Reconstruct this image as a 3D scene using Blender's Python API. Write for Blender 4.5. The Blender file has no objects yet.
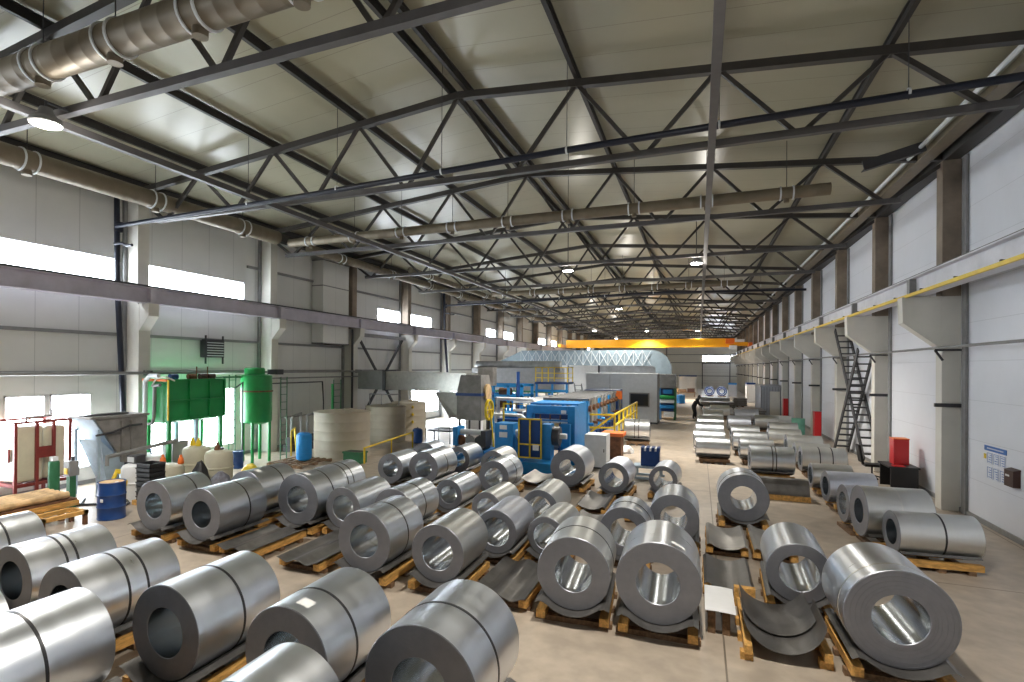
import bpy, bmesh, math, random
from math import sin, cos, pi, radians, atan2, sqrt
from mathutils import Vector, Matrix
random.seed(7)
SC = bpy.context.scene
COL = SC.collection

# ------------------------------------------------------------------ materials
MATS = {}
def nn(nt, t, **k):
    n = nt.nodes.new(t)
    for a, b in k.items():
        setattr(n, a, b)
    return n
def mat(name, color, rough=.6, metal=0., noise=0., nscale=4., stretch=(1, 1, 1), bump=0., bscale=30.,
        rnoise=0., spec=.5, alpha=None, coords='Object', dark=None):
    m = bpy.data.materials.new(name); m.use_nodes = True
    nt = m.node_tree; b = nt.nodes['Principled BSDF']
    b.inputs['Base Color'].default_value = (*color, 1)
    b.inputs['Roughness'].default_value = rough
    b.inputs['Metallic'].default_value = metal
    b.inputs['Specular IOR Level'].default_value = spec
    if noise or bump or rnoise:
        tc = nn(nt, 'ShaderNodeTexCoord'); mp = nn(nt, 'ShaderNodeMapping')
        mp.inputs['Scale'].default_value = stretch
        nt.links.new(tc.outputs[coords], mp.inputs[0])
        nz = nn(nt, 'ShaderNodeTexNoise'); nz.inputs['Scale'].default_value = nscale
        nz.inputs['Detail'].default_value = 5; nz.inputs['Roughness'].default_value = .6
        nt.links.new(mp.outputs[0], nz.inputs['Vector'])
        if noise:
            mx = nn(nt, 'ShaderNodeMix', data_type='RGBA')
            dk = dark if dark else tuple(c * (1 - noise) for c in color)
            lt = tuple(min(1, c * (1 + noise * .6)) for c in color)
            mx.inputs[6].default_value = (*dk, 1); mx.inputs[7].default_value = (*lt, 1)
            cr = nn(nt, 'ShaderNodeMapRange'); cr.inputs[1].default_value = .3; cr.inputs[2].default_value = .7
            nt.links.new(nz.outputs[0], cr.inputs[0]); nt.links.new(cr.outputs[0], mx.inputs[0])
            nt.links.new(mx.outputs[2], b.inputs['Base Color'])
        if rnoise:
            mr = nn(nt, 'ShaderNodeMapRange'); mr.inputs[1].default_value = .3; mr.inputs[2].default_value = .7
            mr.inputs[3].default_value = max(.02, rough - rnoise); mr.inputs[4].default_value = rough + rnoise
            nt.links.new(nz.outputs[0], mr.inputs[0]); nt.links.new(mr.outputs[0], b.inputs['Roughness'])
        if bump:
            n2 = nn(nt, 'ShaderNodeTexNoise'); n2.inputs['Scale'].default_value = bscale
            nt.links.new(mp.outputs[0], n2.inputs['Vector'])
            bp = nn(nt, 'ShaderNodeBump'); bp.inputs['Strength'].default_value = bump
            bp.inputs['Distance'].default_value = .02
            nt.links.new(n2.outputs[0], bp.inputs['Height']); nt.links.new(bp.outputs[0], b.inputs['Normal'])
    MATS[name] = m
    return m
def emis(name, color, strength):
    m = bpy.data.materials.new(name); m.use_nodes = True; nt = m.node_tree
    b = nt.nodes['Principled BSDF']
    b.inputs['Base Color'].default_value = (.8, .8, .8, 1)
    b.inputs['Emission Color'].default_value = (*color, 1)
    b.inputs['Emission Strength'].default_value = strength
    MATS[name] = m
    return m
def panel_mat(name, color, axis, period, line=.02, dark=.6, rough=.45, noise=.06, axis2=None, period2=1., bump=.4):
    """sheet panels: seams every `period` metres along an axis of the object"""
    m = mat(name, color, rough, 0, noise=noise, nscale=.7)
    nt = m.node_tree; b = nt.nodes['Principled BSDF']
    src = b.inputs['Base Color'].links[0].from_socket
    tc = nn(nt, 'ShaderNodeTexCoord'); sx = nn(nt, 'ShaderNodeSeparateXYZ')
    nt.links.new(tc.outputs['Object'], sx.inputs[0])
    def seam(ax, per):
        md = nn(nt, 'ShaderNodeMath', operation='PINGPONG'); md.inputs[1].default_value = per / 2
        nt.links.new(sx.outputs[ax], md.inputs[0])
        lt = nn(nt, 'ShaderNodeMath', operation='LESS_THAN'); lt.inputs[1].default_value = line / 2
        nt.links.new(md.outputs[0], lt.inputs[0]); return lt.outputs[0]
    s = seam(axis, period)
    if axis2 is not None:
        mxx = nn(nt, 'ShaderNodeMath', operation='MAXIMUM')
        nt.links.new(s, mxx.inputs[0]); nt.links.new(seam(axis2, period2), mxx.inputs[1]); s = mxx.outputs[0]
    mx = nn(nt, 'ShaderNodeMix', data_type='RGBA')
    mx.inputs[7].default_value = (*[c * dark for c in color], 1)
    nt.links.new(s, mx.inputs[0]); nt.links.new(src, mx.inputs[6])
    nt.links.new(mx.outputs[2], b.inputs['Base Color'])
    bp = nn(nt, 'ShaderNodeBump'); bp.inputs['Strength'].default_value = bump; bp.inputs['Distance'].default_value = .01
    bp.invert = True
    nt.links.new(s, bp.inputs['Height']); nt.links.new(bp.outputs[0], b.inputs['Normal'])
    return m

def steel_outer(name, color, rough):
    m = mat(name, color, rough, 1., noise=.035, nscale=2., stretch=(.3, 3, .3), rnoise=.03, bump=.012, bscale=10.)
    return m
STEEL = steel_outer('galvanised_sheet', (.76, .80, .86), .33)
STEEL2 = steel_outer('bright_sheet', (.86, .89, .94), .30)
STEEL3 = steel_outer('dull_bluish_sheet', (.74, .77, .86), .45)
STEEL4 = steel_outer('warm_grey_sheet', (.72, .73, .72), .38)
def end_mat(name, color):
    m = mat(name, color, .42, .75, noise=.10, nscale=6.)
    nt = m.node_tree; b = nt.nodes['Principled BSDF']
    tc = nn(nt, 'ShaderNodeTexCoord'); wv = nn(nt, 'ShaderNodeTexWave', wave_type='RINGS', rings_direction='Z')
    mp = nn(nt, 'ShaderNodeMapping'); mp.vector_type = 'POINT'
    nt.links.new(tc.outputs['UV'], mp.inputs[0]); nt.links.new(mp.outputs[0], wv.inputs['Vector'])
    wv.inputs['Scale'].default_value = 28; wv.inputs['Distortion'].default_value = 1.2; wv.inputs['Detail'].default_value = 2
    # rings in real radius: object coordinates relative to the coil axis, kept in the UV map
    bp = nn(nt, 'ShaderNodeBump'); bp.inputs['Strength'].default_value = .15; bp.inputs['Distance'].default_value = .004
    src = b.inputs['Base Color'].links[0].from_socket
    mr = nn(nt, 'ShaderNodeMapRange'); mr.inputs[3].default_value = .88; mr.inputs[4].default_value = 1.05
    nt.links.new(wv.outputs['Fac'], mr.inputs[0])
    mx = nn(nt, 'ShaderNodeMix', data_type='RGBA', blend_type='MULTIPLY'); mx.inputs[0].default_value = 1
    nt.links.new(src, mx.inputs[6]); nt.links.new(mr.outputs[0], mx.inputs[7]); nt.links.new(mx.outputs[2], b.inputs['Base Color'])
    nt.links.new(wv.outputs['Fac'], bp.inputs['Height']); nt.links.new(bp.outputs[0], b.inputs['Normal'])
    return m
END = end_mat('coil_edge', (.27, .28, .315))
BORE = steel_outer('coil_bore', (.62, .66, .70), .24)
STRAP = mat('strap_black', (.02, .02, .025), .4)
STRAPL = mat('strap_steel', (.75, .75, .73), .3, 1)
PAPER = mat('paper_label', (.82, .82, .80), .6, noise=.1, nscale=20)
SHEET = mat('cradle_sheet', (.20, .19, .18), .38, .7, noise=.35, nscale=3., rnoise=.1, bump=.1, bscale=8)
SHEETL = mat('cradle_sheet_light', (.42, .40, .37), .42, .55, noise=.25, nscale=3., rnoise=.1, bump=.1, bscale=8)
WOOD = mat('lumber', (.66, .36, .10), .7, noise=.45, nscale=5., stretch=(4, 1, 4), bump=.3, bscale=20)
WOODD = mat('old_lumber', (.22, .13, .07), .8, noise=.5, nscale=5., stretch=(4, 1, 4), bump=.3, bscale=20)
LOG = mat('rough_sawn_wood', (.62, .42, .22), .8, noise=.4, nscale=4., bump=.5, bscale=12)
TRUSS = mat('truss_grey', (.055, .050, .046), .5, .1, noise=.2, nscale=2.)
TRUSSL = mat('truss_light_grey', (.105, .10, .10), .5, .1, noise=.2, nscale=2.)
PURLIN = mat('purlin_dark', (.035, .032, .030), .55, .1, noise=.2, nscale=2.)
RAILB = mat('rail_beam_grey', (.52, .49, .56), .5, noise=.15, nscale=1.5)
RAILW = mat('rail_beam_pale', (.66, .66, .71), .5, noise=.15, nscale=1.5)
NAVY = mat('navy_pipe_paint', (.006, .009, .022), .4)
DARK = mat('dark_steel', (.045, .045, .05), .5, noise=.2)
GREY = mat('mid_grey_paint', (.24, .24, .24), .5, noise=.15)
LGREY = mat('pale_grey_paint', (.70, .73, .75), .5, noise=.08)
WHITE = mat('white_paint', (.78, .78, .78), .5, noise=.05)
CREAM = mat('cream_column_paint', (.66, .64, .58), .6, noise=.08, nscale=1.2)
CONC = mat('bare_concrete', (.27, .215, .165), .8, noise=.3, nscale=1.5, bump=.2, bscale=12)
FOIL = mat('duct_foil', (.52, .50, .46), .32, .9, noise=.15, nscale=6, bump=.15, bscale=20)
DUCTB = mat('spiral_duct', (.20, .165, .115), .50, .3, noise=.12, nscale=3)
GREEN = mat('green_paint', (.008, .25, .055), .4, noise=.15, nscale=2)
GREEND = mat('dark_green_paint', (.03, .16, .07), .45, noise=.2)
BLUE = mat('machine_blue', (.012, .22, .55), .4, noise=.15)
BLUED = mat('dark_blue_paint', (.009, .05, .20), .35, noise=.15)
BLUEL = mat('bright_blue_plastic', (.02, .26, .66), .4, noise=.08)
YELLOW = mat('safety_yellow', (.78, .55, .02), .45, noise=.12)
CRANE = mat('crane_yellow', (.90, .42, .01), .4, noise=.06)
ORANGE = mat('orange_paint', (.78, .16, .02), .45)
RED = mat('red_paint', (.55, .02, .025), .35)
MAROON = mat('oxide_red_frame', (.20, .025, .02), .5, noise=.2)
BLACK = mat('black_plastic', (.015, .015, .017), .5)
PLAST = mat('cream_plastic', (.56, .52, .39), .5, noise=.12, nscale=2)
TANKB = mat('beige_tank', (.50, .44, .34), .55, noise=.1, nscale=1.5)
STAIN = mat('stainless_plate', (.50, .51, .53), .38, .65, noise=.25, nscale=2.5)
STAIND = mat('grimy_steel_plate', (.26, .245, .23), .5, .4, noise=.35, nscale=2.5)
BLUEG = mat('pale_blue_steel', (.40, .50, .60), .45, .2, noise=.15)
GLASSD = mat('dark_window_glass', (.03, .035, .04), .08, 0)
RUST = mat('rusty_steel', (.17, .075, .035), .8, noise=.5, nscale=6)
MINT = mat('mint_plastic', (.20, .52, .38), .5, noise=.1)
GATE = mat('grey_blue_panel', (.36, .38, .43), .5, noise=.08)
BROWN = mat('brown_box', (.06, .025, .018), .45)
SIGNB = mat('sign_blue', (.03, .14, .45), .5)
SIGNW = mat('sign_white', (.72, .75, .82), .5)
CLOTH = mat('dark_clothes', (.02, .02, .025), .8)
SKIN = mat('skin', (.55, .33, .24), .6)
RAGS = mat('grey_cloth', (.22, .22, .26), .9, noise=.5, nscale=8)
CARD = mat('cardboard', (.42, .29, .17), .8, noise=.2)
GLAZE = emis('daylit_glazing', (.84, .92, 1.), 17.)
LAMPE = emis('lamp_glass', (1., .96, .88), 60.)

DUCTL = mat('duct_pale_foil', (.27, .34, .39), .4, .3, noise=.1)
# floor
def floor_material():
    m = mat('floor_concrete', (.44, .37, .298), .38, 0, noise=.22, nscale=.35, rnoise=.12, dark=(.33, .275, .215))
    nt = m.node_tree; b = nt.nodes['Principled BSDF']
    src = b.inputs['Base Color'].links[0].from_socket
    tc = nn(nt, 'ShaderNodeTexCoord')
    n2 = nn(nt, 'ShaderNodeTexNoise'); n2.inputs['Scale'].default_value = 3.2; n2.inputs['Detail'].default_value = 8
    nt.links.new(tc.outputs['Object'], n2.inputs['Vector'])
    mr = nn(nt, 'ShaderNodeMapRange'); mr.inputs[1].default_value = .35; mr.inputs[2].default_value = .75
    mr.inputs[3].default_value = .82; mr.inputs[4].default_value = 1.12
    nt.links.new(n2.outputs[0], mr.inputs[0])
    mx = nn(nt, 'ShaderNodeMix', data_type='RGBA', blend_type='MULTIPLY'); mx.inputs[0].default_value = 1
    nt.links.new(src, mx.inputs[6]); nt.links.new(mr.outputs[0], mx.inputs[7])
    # slab joints every six metres
    sx = nn(nt, 'ShaderNodeSeparateXYZ'); nt.links.new(tc.outputs['Object'], sx.inputs[0])
    outs = []
    for a, per in ((0, 6.), (1, 6.)):
        pp = nn(nt, 'ShaderNodeMath', operation='PINGPONG'); pp.inputs[1].default_value = per / 2
        nt.links.new(sx.outputs[a], pp.inputs[0])
        l = nn(nt, 'ShaderNodeMath', operation='LESS_THAN'); l.inputs[1].default_value = .012
        nt.links.new(pp.outputs[0], l.inputs[0]); outs.append(l.outputs[0])
    mm = nn(nt, 'ShaderNodeMath', operation='MAXIMUM')
    nt.links.new(outs[0], mm.inputs[0]); nt.links.new(outs[1], mm.inputs[1])
    m3 = nn(nt, 'ShaderNodeMix', data_type='RGBA'); m3.inputs[7].default_value = (.16, .13, .10, 1)
    nt.links.new(mm.outputs[0], m3.inputs[0]); nt.links.new(mx.outputs[2], m3.inputs[6])
    nt.links.new(m3.outputs[2], b.inputs['Base Color'])
    return m
FLOOR = floor_material()
ROOF = panel_mat('roof_panels', (.37, .35, .25), 1, 1.0, line=.016, dark=.6, rough=.30, noise=.06)
WALLR = panel_mat('wall_panels_white', (.76, .775, .83), 2, 1.0, line=.014, dark=.8, rough=.4, noise=.04)
WALLL = panel_mat('wall_panels_left', (.70, .70, .675), 1, 1.2, line=.02, dark=.7, rough=.45, noise=.05)
WALLB = panel_mat('wall_panels_end', (.78, .76, .69), 2, 1.2, line=.02, dark=.75, rough=.5, noise=.05)
ROLLG = panel_mat('roller_gate_slats', (.78, .78, .76), 2, .5, line=.03, dark=.7, rough=.5, noise=.05)

# ------------------------------------------------------------------ mesh builder
class MB:
    def __init__(s):
        s.v = []; s.f = []; s.m = []; s.uv = None
    def add(s, vs, fs, mi=0):
        o = len(s.v); s.v += [tuple(p) for p in vs]; s.f += [tuple(o + i for i in f) for f in fs]; s.m += [mi] * len(fs)
        return s
    def box(s, x0, x1, y0, y1, z0, z1, mi=0):
        x0, x1 = min(x0, x1), max(x0, x1); y0, y1 = min(y0, y1), max(y0, y1); z0, z1 = min(z0, z1), max(z0, z1)
        return s.add([(x0, y0, z0), (x1, y0, z0), (x1, y1, z0), (x0, y1, z0), (x0, y0, z1), (x1, y0, z1), (x1, y1, z1), (x0, y1, z1)],
                     [(0, 3, 2, 1), (4, 5, 6, 7), (0, 1, 5, 4), (1, 2, 6, 5), (2, 3, 7, 6), (3, 0, 4, 7)], mi)
    def beam(s, p, q, w, h, mi=0, up=(0, 0, 1)):
        p = Vector(p); q = Vector(q); d = (q - p).normalized(); up = Vector(up)
        if abs(d.dot(up)) > .99: up = Vector((0, 1, 0))
        a = d.cross(up).normalized(); b = a.cross(d).normalized()
        vs = [c + a * (i * w / 2) + b * (j * h / 2) for c in (p, q) for i, j in ((-1, -1), (1, -1), (1, 1), (-1, 1))]
        return s.add(vs, [(0, 1, 2, 3), (7, 6, 5, 4), (0, 4, 5, 1), (1, 5, 6, 2), (2, 6, 7, 3), (3, 7, 4, 0)], mi)
    def tube(s, p, q, r, n=12, mi=0, r2=None, caps=True):
        p = Vector(p); q = Vector(q); d = (q - p).normalized(); up = Vector((0, 0, 1))
        if abs(d.z) > .95: up = Vector((0, 1, 0))
        a = d.cross(up).normalized(); b = a.cross(d); r2 = r if r2 is None else r2
        vs = []
        for c, rr in ((p, r), (q, r2)):
            vs += [c + (a * cos(2 * pi * i / n) + b * sin(2 * pi * i / n)) * rr for i in range(n)]
        fs = [(i, n + i, n + (i + 1) % n, (i + 1) % n) for i in range(n)]
        if caps: fs += [tuple(range(n)), tuple(range(2 * n - 1, n - 1, -1))]
        return s.add(vs, fs, mi)
    def path(s, pts, r, n=8, mi=0):
        """round tube through points with mitred joints"""
        P = [Vector(p) for p in pts]; rings = []
        for i, p in enumerate(P):
            d0 = (P[i] - P[i - 1]).normalized() if i else (P[1] - P[0]).normalized()
            d1 = (P[i + 1] - P[i]).normalized() if i < len(P) - 1 else d0
            d = (d0 + d1).normalized()
            if i == 0:
                up = Vector((0, 0, 1)) if abs(d.z) < .9 else Vector((0, 1, 0)); a = d.cross(up).normalized()
            else:
                a = (a - d * a.dot(d)).normalized()
            b = a.cross(d); k = 1 / max(.5, d.dot(d1))
            rings.append([p + (a * cos(2 * pi * j / n) + b * sin(2 * pi * j / n)) * r * (k if 0 < i < len(P) - 1 else 1) for j in range(n)])
        vs = [v for rg in rings for v in rg]; fs = []
        for i in range(len(P) - 1):
            fs += [(i * n + j, (i + 1) * n + j, (i + 1) * n + (j + 1) % n, i * n + (j + 1) % n) for j in range(n)]
        fs += [tuple(range(n)), tuple(range(len(vs) - 1, len(vs) - n - 1, -1))]
        return s.add(vs, fs, mi)
    def lathe(s, prof, c=(0, 0, 0), axis='z', n=32, mi=0, closed=False, mis=None):
        """profile [(r, h)] turned about an axis"""
        vs = []; k = len(prof)
        for i in range(n):
            a = 2 * pi * i / n
            for r, h in prof:
                if axis == 'z': vs.append((c[0] + r * cos(a), c[1] + r * sin(a), c[2] + h))
                elif axis == 'y': vs.append((c[0] + r * cos(a), c[1] + h, c[2] + r * sin(a)))
                else: vs.append((c[0] + h, c[1] + r * cos(a), c[2] + r * sin(a)))
        for j in range(k if closed else k - 1):
            fs = []; j2 = (j + 1) % k
            for i in range(n):
                i2 = (i + 1) % n
                q = (i * k + j, i2 * k + j, i2 * k + j2, i * k + j2)
                fs.append(q if axis != 'y' else q[::-1])
            o = 0
            if j == 0: base = len(s.v); s.v += vs
            s.f += [tuple(base + x for x in f) for f in fs]; s.m += [mis[j] if mis else mi] * len(fs)
        return s
    def prism(s, pts, axis, a0, a1, mi=0):
        """polygon (2-D points) extruded along an axis"""
        n = len(pts)
        def P(u, w, a): return {'x': (a, u, w), 'y': (u, a, w), 'z': (u, w, a)}[axis]
        vs = [P(u, w, a0) for u, w in pts] + [P(u, w, a1) for u, w in pts]
        fs = [tuple(range(n)), tuple(range(2 * n - 1, n - 1, -1))] + [(i, n + i, n + (i + 1) % n, (i + 1) % n) for i in range(n)]
        return s.add(vs, fs, mi)
    def strip(s, prof, axis, a0, a1, t, mi=0):
        """open profile [(u,w)] given a thickness t and extruded along an axis: bent sheet"""
        n = len(prof); off = []
        for i in range(n):
            p0 = prof[max(0, i - 1)]; p1 = prof[min(n - 1, i + 1)]
            dx, dz = p1[0] - p0[0], p1[1] - p0[1]; l = sqrt(dx * dx + dz * dz) or 1
            off.append((prof[i][0] - dz / l * -t * -1, prof[i][1] - dx / l * t))
        pts = list(prof) + off[::-1]
        def P(u, w, a): return {'x': (a, u, w), 'y': (u, a, w), 'z': (u, w, a)}[axis]
        N = len(pts); vs = [P(u, w, a0) for u, w in pts] + [P(u, w, a1) for u, w in pts]
        fs = [(i, N + i, N + (i + 1) % N, (i + 1) % N) for i in range(N)]
        for i in range(n - 1):
            fs.append((i, i + 1, N - 2 - i, N - 1 - i)); fs.append((N + N - 1 - i, N + N - 2 - i, N + i + 1, N + i))
        return s.add(vs, fs, mi)
    def build(s, name, mats, parent=None, origin=None, rotz=0., smooth=True, fix=True, ang=32):
        if not isinstance(mats, (list, tuple)): mats = [mats]
        if origin is None:
            if parent is not None: origin = (0, 0, 0)
            else:
                xs = [v[0] for v in s.v]; ys = [v[1] for v in s.v]; zs = [v[2] for v in s.v]
                origin = ((min(xs) + max(xs)) / 2, (min(ys) + max(ys)) / 2, min(zs))
            off = Vector(origin)
            if parent is not None:
                off = world_loc(parent)
        else: off = Vector(origin) if parent is None else Vector((0, 0, 0))
        me = bpy.data.meshes.new(name)
        me.from_pydata([tuple(Vector(v) - off) for v in s.v], [], s.f)
        for m in mats: me.materials.append(m)
        me.polygons.foreach_set('material_index', s.m)
        if fix:
            bm = bmesh.new(); bm.from_mesh(me); bmesh.ops.recalc_face_normals(bm, faces=bm.faces); bm.to_mesh(me); bm.free()
        if smooth:
            me.polygons.foreach_set('use_smooth', [True] * len(me.polygons))
            me.set_sharp_from_angle(angle=radians(ang))
        me.update()
        o = bpy.data.objects.new(name, me); COL.objects.link(o)
        if parent is not None: o.parent = parent
        else: o.location = off
        if rotz: o.rotation_euler.z = rotz
        return o
def world_loc(o):
    v = Vector(o.location)
    while o.parent is not None:
        o = o.parent; v += Vector(o.location)
    return v
def tag(o, label=None, cat=None, group=None, kind=None):
    if label: o['label'] = label
    if cat: o['category'] = cat
    if group: o['group'] = group
    if kind: o['kind'] = kind
    return o
def thing(name, loc, label, cat, group=None, rotz=0.):
    o = bpy.data.objects.new(name, None); o.empty_display_size = .2; COL.objects.link(o)
    o.location = loc
    if rotz: o.rotation_euler.z = rotz
    return tag(o, label, cat, group)
def struct(o): o['kind'] = 'structure'; return o

# ------------------------------------------------------------------ camera
def make_camera():
    yaw, pit, rol = radians(22.4), radians(.143), radians(.41)
    X = Vector((cos(yaw), sin(yaw), 0)); F = Vector((-sin(yaw), cos(yaw), 0)); Z = Vector((0, 0, 1))
    F2 = F * cos(pit) + Z * sin(pit); U = -F * sin(pit) + Z * cos(pit)
    R = X * cos(rol) + U * sin(rol); U2 = -X * sin(rol) + U * cos(rol)
    M = Matrix((R, U2, -F2)).transposed().to_4x4()
    cd = bpy.data.cameras.new('camera'); cam = bpy.data.objects.new('camera', cd); COL.objects.link(cam)
    M.translation = Vector((5.658, 0, 3.765)); cam.matrix_world = M
    cd.sensor_width = 36; cd.lens = 540.125 / 1024 * 36
    cd.shift_x = (512 - 475.99) / 1024; cd.shift_y = (365.319 - 341) / 1024
    cd.clip_end = 400; cd.clip_start = .05
    SC.camera = cam
make_camera()

# ------------------------------------------------------------------ the building
Y0, Y1 = -11.5, 109.0
XL, XR = -12.14, 12.14
def TY(k): return 12.45 + 6 * (k - 2)
def ztop(x): return 9.54 + (12 - abs(x)) / 12 * 1.07     # top-chord axis
def ordw(i):
    return ['first', 'second', 'third', 'fourth', 'fifth', 'sixth', 'seventh', 'eighth', 'ninth', 'tenth', 'eleventh', 'twelfth',
            'thirteenth', 'fourteenth', 'fifteenth', 'sixteenth', 'seventeenth', 'eighteenth', 'nineteenth', 'twentieth'][i]

f = MB().box(-12.6, 12.6, Y0 - .3, Y1 + .3, -.3, 0).build('floor', FLOOR, origin=(0, 0, 0)); struct(f)
# roof: two sloping slabs of sandwich panel
e = MB()
zr = lambda x: ztop(x) + .37
for s in (-1, 1):
    pts = [(0, zr(0)), (s * 12.5, zr(12.5)), (s * 12.5, zr(12.5) + .15), (0, zr(0) + .15)]
    e.prism(pts, 'y', Y0 - .3, Y1 + .3)
struct(e.build('ceiling', ROOF, origin=(0, 0, 0), smooth=False))
# left wall with glazed openings
UP = [(-10.8, -6.2), (-5.2, -.2), (.9, 5.9), (6.95, 12.05), (12.95, 17.4), (27.6, 30.2), (31.0, 34.7), (45.5, 47.9), (48.9, 53.2), (60.9, 65.9), (67., 71.5), (91., 95.8)]
LO = [(6.9, 8.75), (8.85, 9.9), (10., 11.2), (13., 16.9), (30.9, 35.9), (36.9, 41.6), (48.9, 53.8)]
ZU = (6.45, 7.28); ZL = (.5, 2.85)
w = MB()
def band(ops, z0, z1):
    y = Y0
    for a, b in ops:
        w.box(XL - .2, XL, y, a, z0, z1); y = b
    w.box(XL - .2, XL, y, Y1, z0, z1)
w.box(XL - .2, XL, Y0, Y1, 0, ZL[0]); band(LO, *ZL); w.box(XL - .2, XL, Y0, Y1, ZL[1], ZU[0]); band(UP, *ZU); w.box(XL - .2, XL, Y0, Y1, ZU[1], 9.95)
struct(w.build('wall_left', WALLL, origin=(0, 0, 0), smooth=False))
struct(MB().box(XR, XR + .2, Y0, Y1, 0, 9.95).build('wall_right', WALLR, origin=(0, 0, 0), smooth=False))
b = MB().box(-12.34, 12.34, Y1, Y1 + .2, 0, 5.05).box(-12.34, 6.35, Y1, Y1 + .2, 5.05, 6.1).box(10.9, 12.34, Y1, Y1 + .2, 5.05, 6.1).box(-12.34, 12.34, Y1, Y1 + .2, 6.1, 11.2)
struct(b.build('wall_back', WALLB, origin=(0, 0, 0), smooth=False))
struct(MB().box(-12.34, 12.34, Y0 - .2, Y0, 0, 11.2).build('wall_front', GREY, origin=(0, 0, 0), smooth=False))
wi = 0
for ops, (z0, z1) in ((UP, ZU), (LO, ZL)):
    for a, b_ in ops:
        wi += 1
        fr = MB()
        for za, zb_ in ((z0, z0 + .05), (z1 - .05, z1)): fr.box(XL - .14, XL + .02, a, b_, za, zb_)
        n = max(1, round((b_ - a) / 1.9))
        if z0 > 5: n = 1
        for i in range(n + 1):
            y = a + (b_ - a - .05) * i / n; fr.box(XL - .14, XL + .02, y, y + .05, z0, z1)
        fo = fr.build('window_%d' % wi, WHITE); struct(fo)
        struct(MB().box(XL - .12, XL - .10, a, b_, z0, z1).build('glazing', GLAZE, fo))
fo = MB().box(6.3, 6.35, Y1 - .05, Y1 + .1, 5., 6.15).box(10.9, 10.95, Y1 - .05, Y1 + .1, 5., 6.15).box(6.3, 10.95, Y1 - .05, Y1 + .1, 5., 5.05).box(6.3, 10.95, Y1 - .05, Y1 + .1, 6.1, 6.15).build('window_%d' % (wi + 1), WHITE); struct(fo)
struct(MB().box(6.35, 10.9, Y1 + .1, Y1 + .12, 5.05, 6.1).build('glazing', GLAZE, fo))
dg = MB().box(6.35, 10.9, Y1 - .06, Y1, 0, 4.6).build('door_1', ROLLG); struct(dg)
struct(MB().beam((6.3, Y1 - .06, 0), (6.3, Y1 - .06, 4.7), .14, .14).beam((10.95, Y1 - .06, 0), (10.95, Y1 - .06, 4.7), .14, .14).beam((6.2, Y1 - .06, 4.7), (11.05, Y1 - .06, 4.7), .14, .14).build('door_frame', DARK, dg))
# baseboards and wall girts
struct(MB().box(XR - .04, XR, Y0, Y1, 0, .12).build('baseboard_right', GREY, smooth=False))
struct(MB().box(XL, XL + .04, Y0, Y1, 0, .12).build('baseboard_left', GREY, smooth=False))
g = MB()
for z in (3.5, 4.75): g.box(XL, XL + .10, Y0, Y1, z - .05, z + .05)
g.box(XL, XL + .1, 17.5, Y1, 7.9, 8.)
struct(g.build('trim_1', GREY, smooth=False))
g = MB()
for y in (24.45, 30.45, 36.4): pass
for z in (2.35, 4.8, 6.3): g.box(-12.1, 12.1, Y1 - .08, Y1, z - .06, z + .06)
for x in (-6, 0): g.box(x - .12, x + .12, Y1 - .14, Y1 - .081, 0, 10)
struct(g.build('trim_2', GREY, smooth=False))
# eave beams
g = MB().box(11.75, 12.1, Y0, Y1, 9.42, 9.75)
struct(g.build('trim_3', PURLIN, smooth=False))
g = MB().box(-12.1, -11.75, Y0, Y1, 9.35, 9.75)
struct(g.build('trim_4', PURLIN, smooth=False))

# columns: lower shaft painted cream, upper shaft bare concrete, crane bracket
def column(k, side):
    y = TY(k)
    near = 'right' if side > 0 else 'left'
    t = thing('concrete_column', (side * 11.9, y, 0), '%s column along the %s wall counted from the viewer, cream below and bare concrete above' % (ordw(k - (3 if side > 0 else 2)), near), 'column',
              'columns along the %s wall' % near)
    xi = 11.72 if side > 0 else -11.45; xo = 12.13 * side
    MB().box(xi, xo, y - .2, y + .2, 0, 5.75).build('lower_shaft', CREAM, t)
    MB().box(xi + (.0 if side > 0 else -.08), xo, y - .2, y + .2, 5.75, 9.42 if side > 0 else 9.35).build('upper_shaft', CONC if side > 0 or k > 3 else CREAM, t)
    if side > 0: pts = [(11.72, 4.33), (10.86, 5.05), (10.84, 5.76), (11.72, 5.76)]
    else: pts = [(-11.45, 4.88), (-11.02, 5.36), (-11.0, 5.77), (-11.45, 5.77)]
    MB().prism(pts, 'y', y - .19, y + .19).build('crane_bracket', CREAM, t)
    if side > 0:
        MB().beam((11.55, y - .24, 2.82), (12.12, y - .24, 2.82), .08, .10).build('steel_bar', DARK, t)
        MB().box(12.07, 12.13, y - .62, y - .40, 0, 9.4).build('wall_post', GREY, t)
    else:
        MB().box(-12.13, -12.02, y - .32, y - .21, 0, 9.3).build('wall_post', GREY, t)
for k in range(3, 18): column(k, 1)
for k in range(2, 18): column(k, -1)

# crane runway beams
def rail(side):
    xc = 11.2 * side if side > 0 else -11.2
    t = thing('crane_runway_beam', (xc, Y0, 5.76), 'long %s steel runway beam on the %s column brackets' % (('pale grey', 'right') if side > 0 else ('mauve grey', 'left')), 'beam')
    hw = .17
    m = MB().box(xc - hw, xc + hw, Y0, Y1, 5.78, 5.81).box(xc - hw, xc + hw, Y0, Y1, 6.27, 6.30).box(xc - .012, xc + .012, Y0, Y1, 5.81, 6.27)
    m.build('i_beam', RAILW if side > 0 else RAILB, t)
    for k in range(0, 18):
        y = TY(k)
        MB().box(xc - hw, xc + hw, y - .1, y + .1, 5.80, 6.26).build('stiffener', GREY if side > 0 else RAILB, t)
    MB().box(xc - .04, xc + .04, Y0, Y1, 6.30, 6.38).build('crane_rail', DARK, t)
rail(1); rail(-1)
t = thing('power_busbar', (10.9, Y0, 5.7), 'yellow enclosed power rail running beside the right runway beam', 'busbar')
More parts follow.
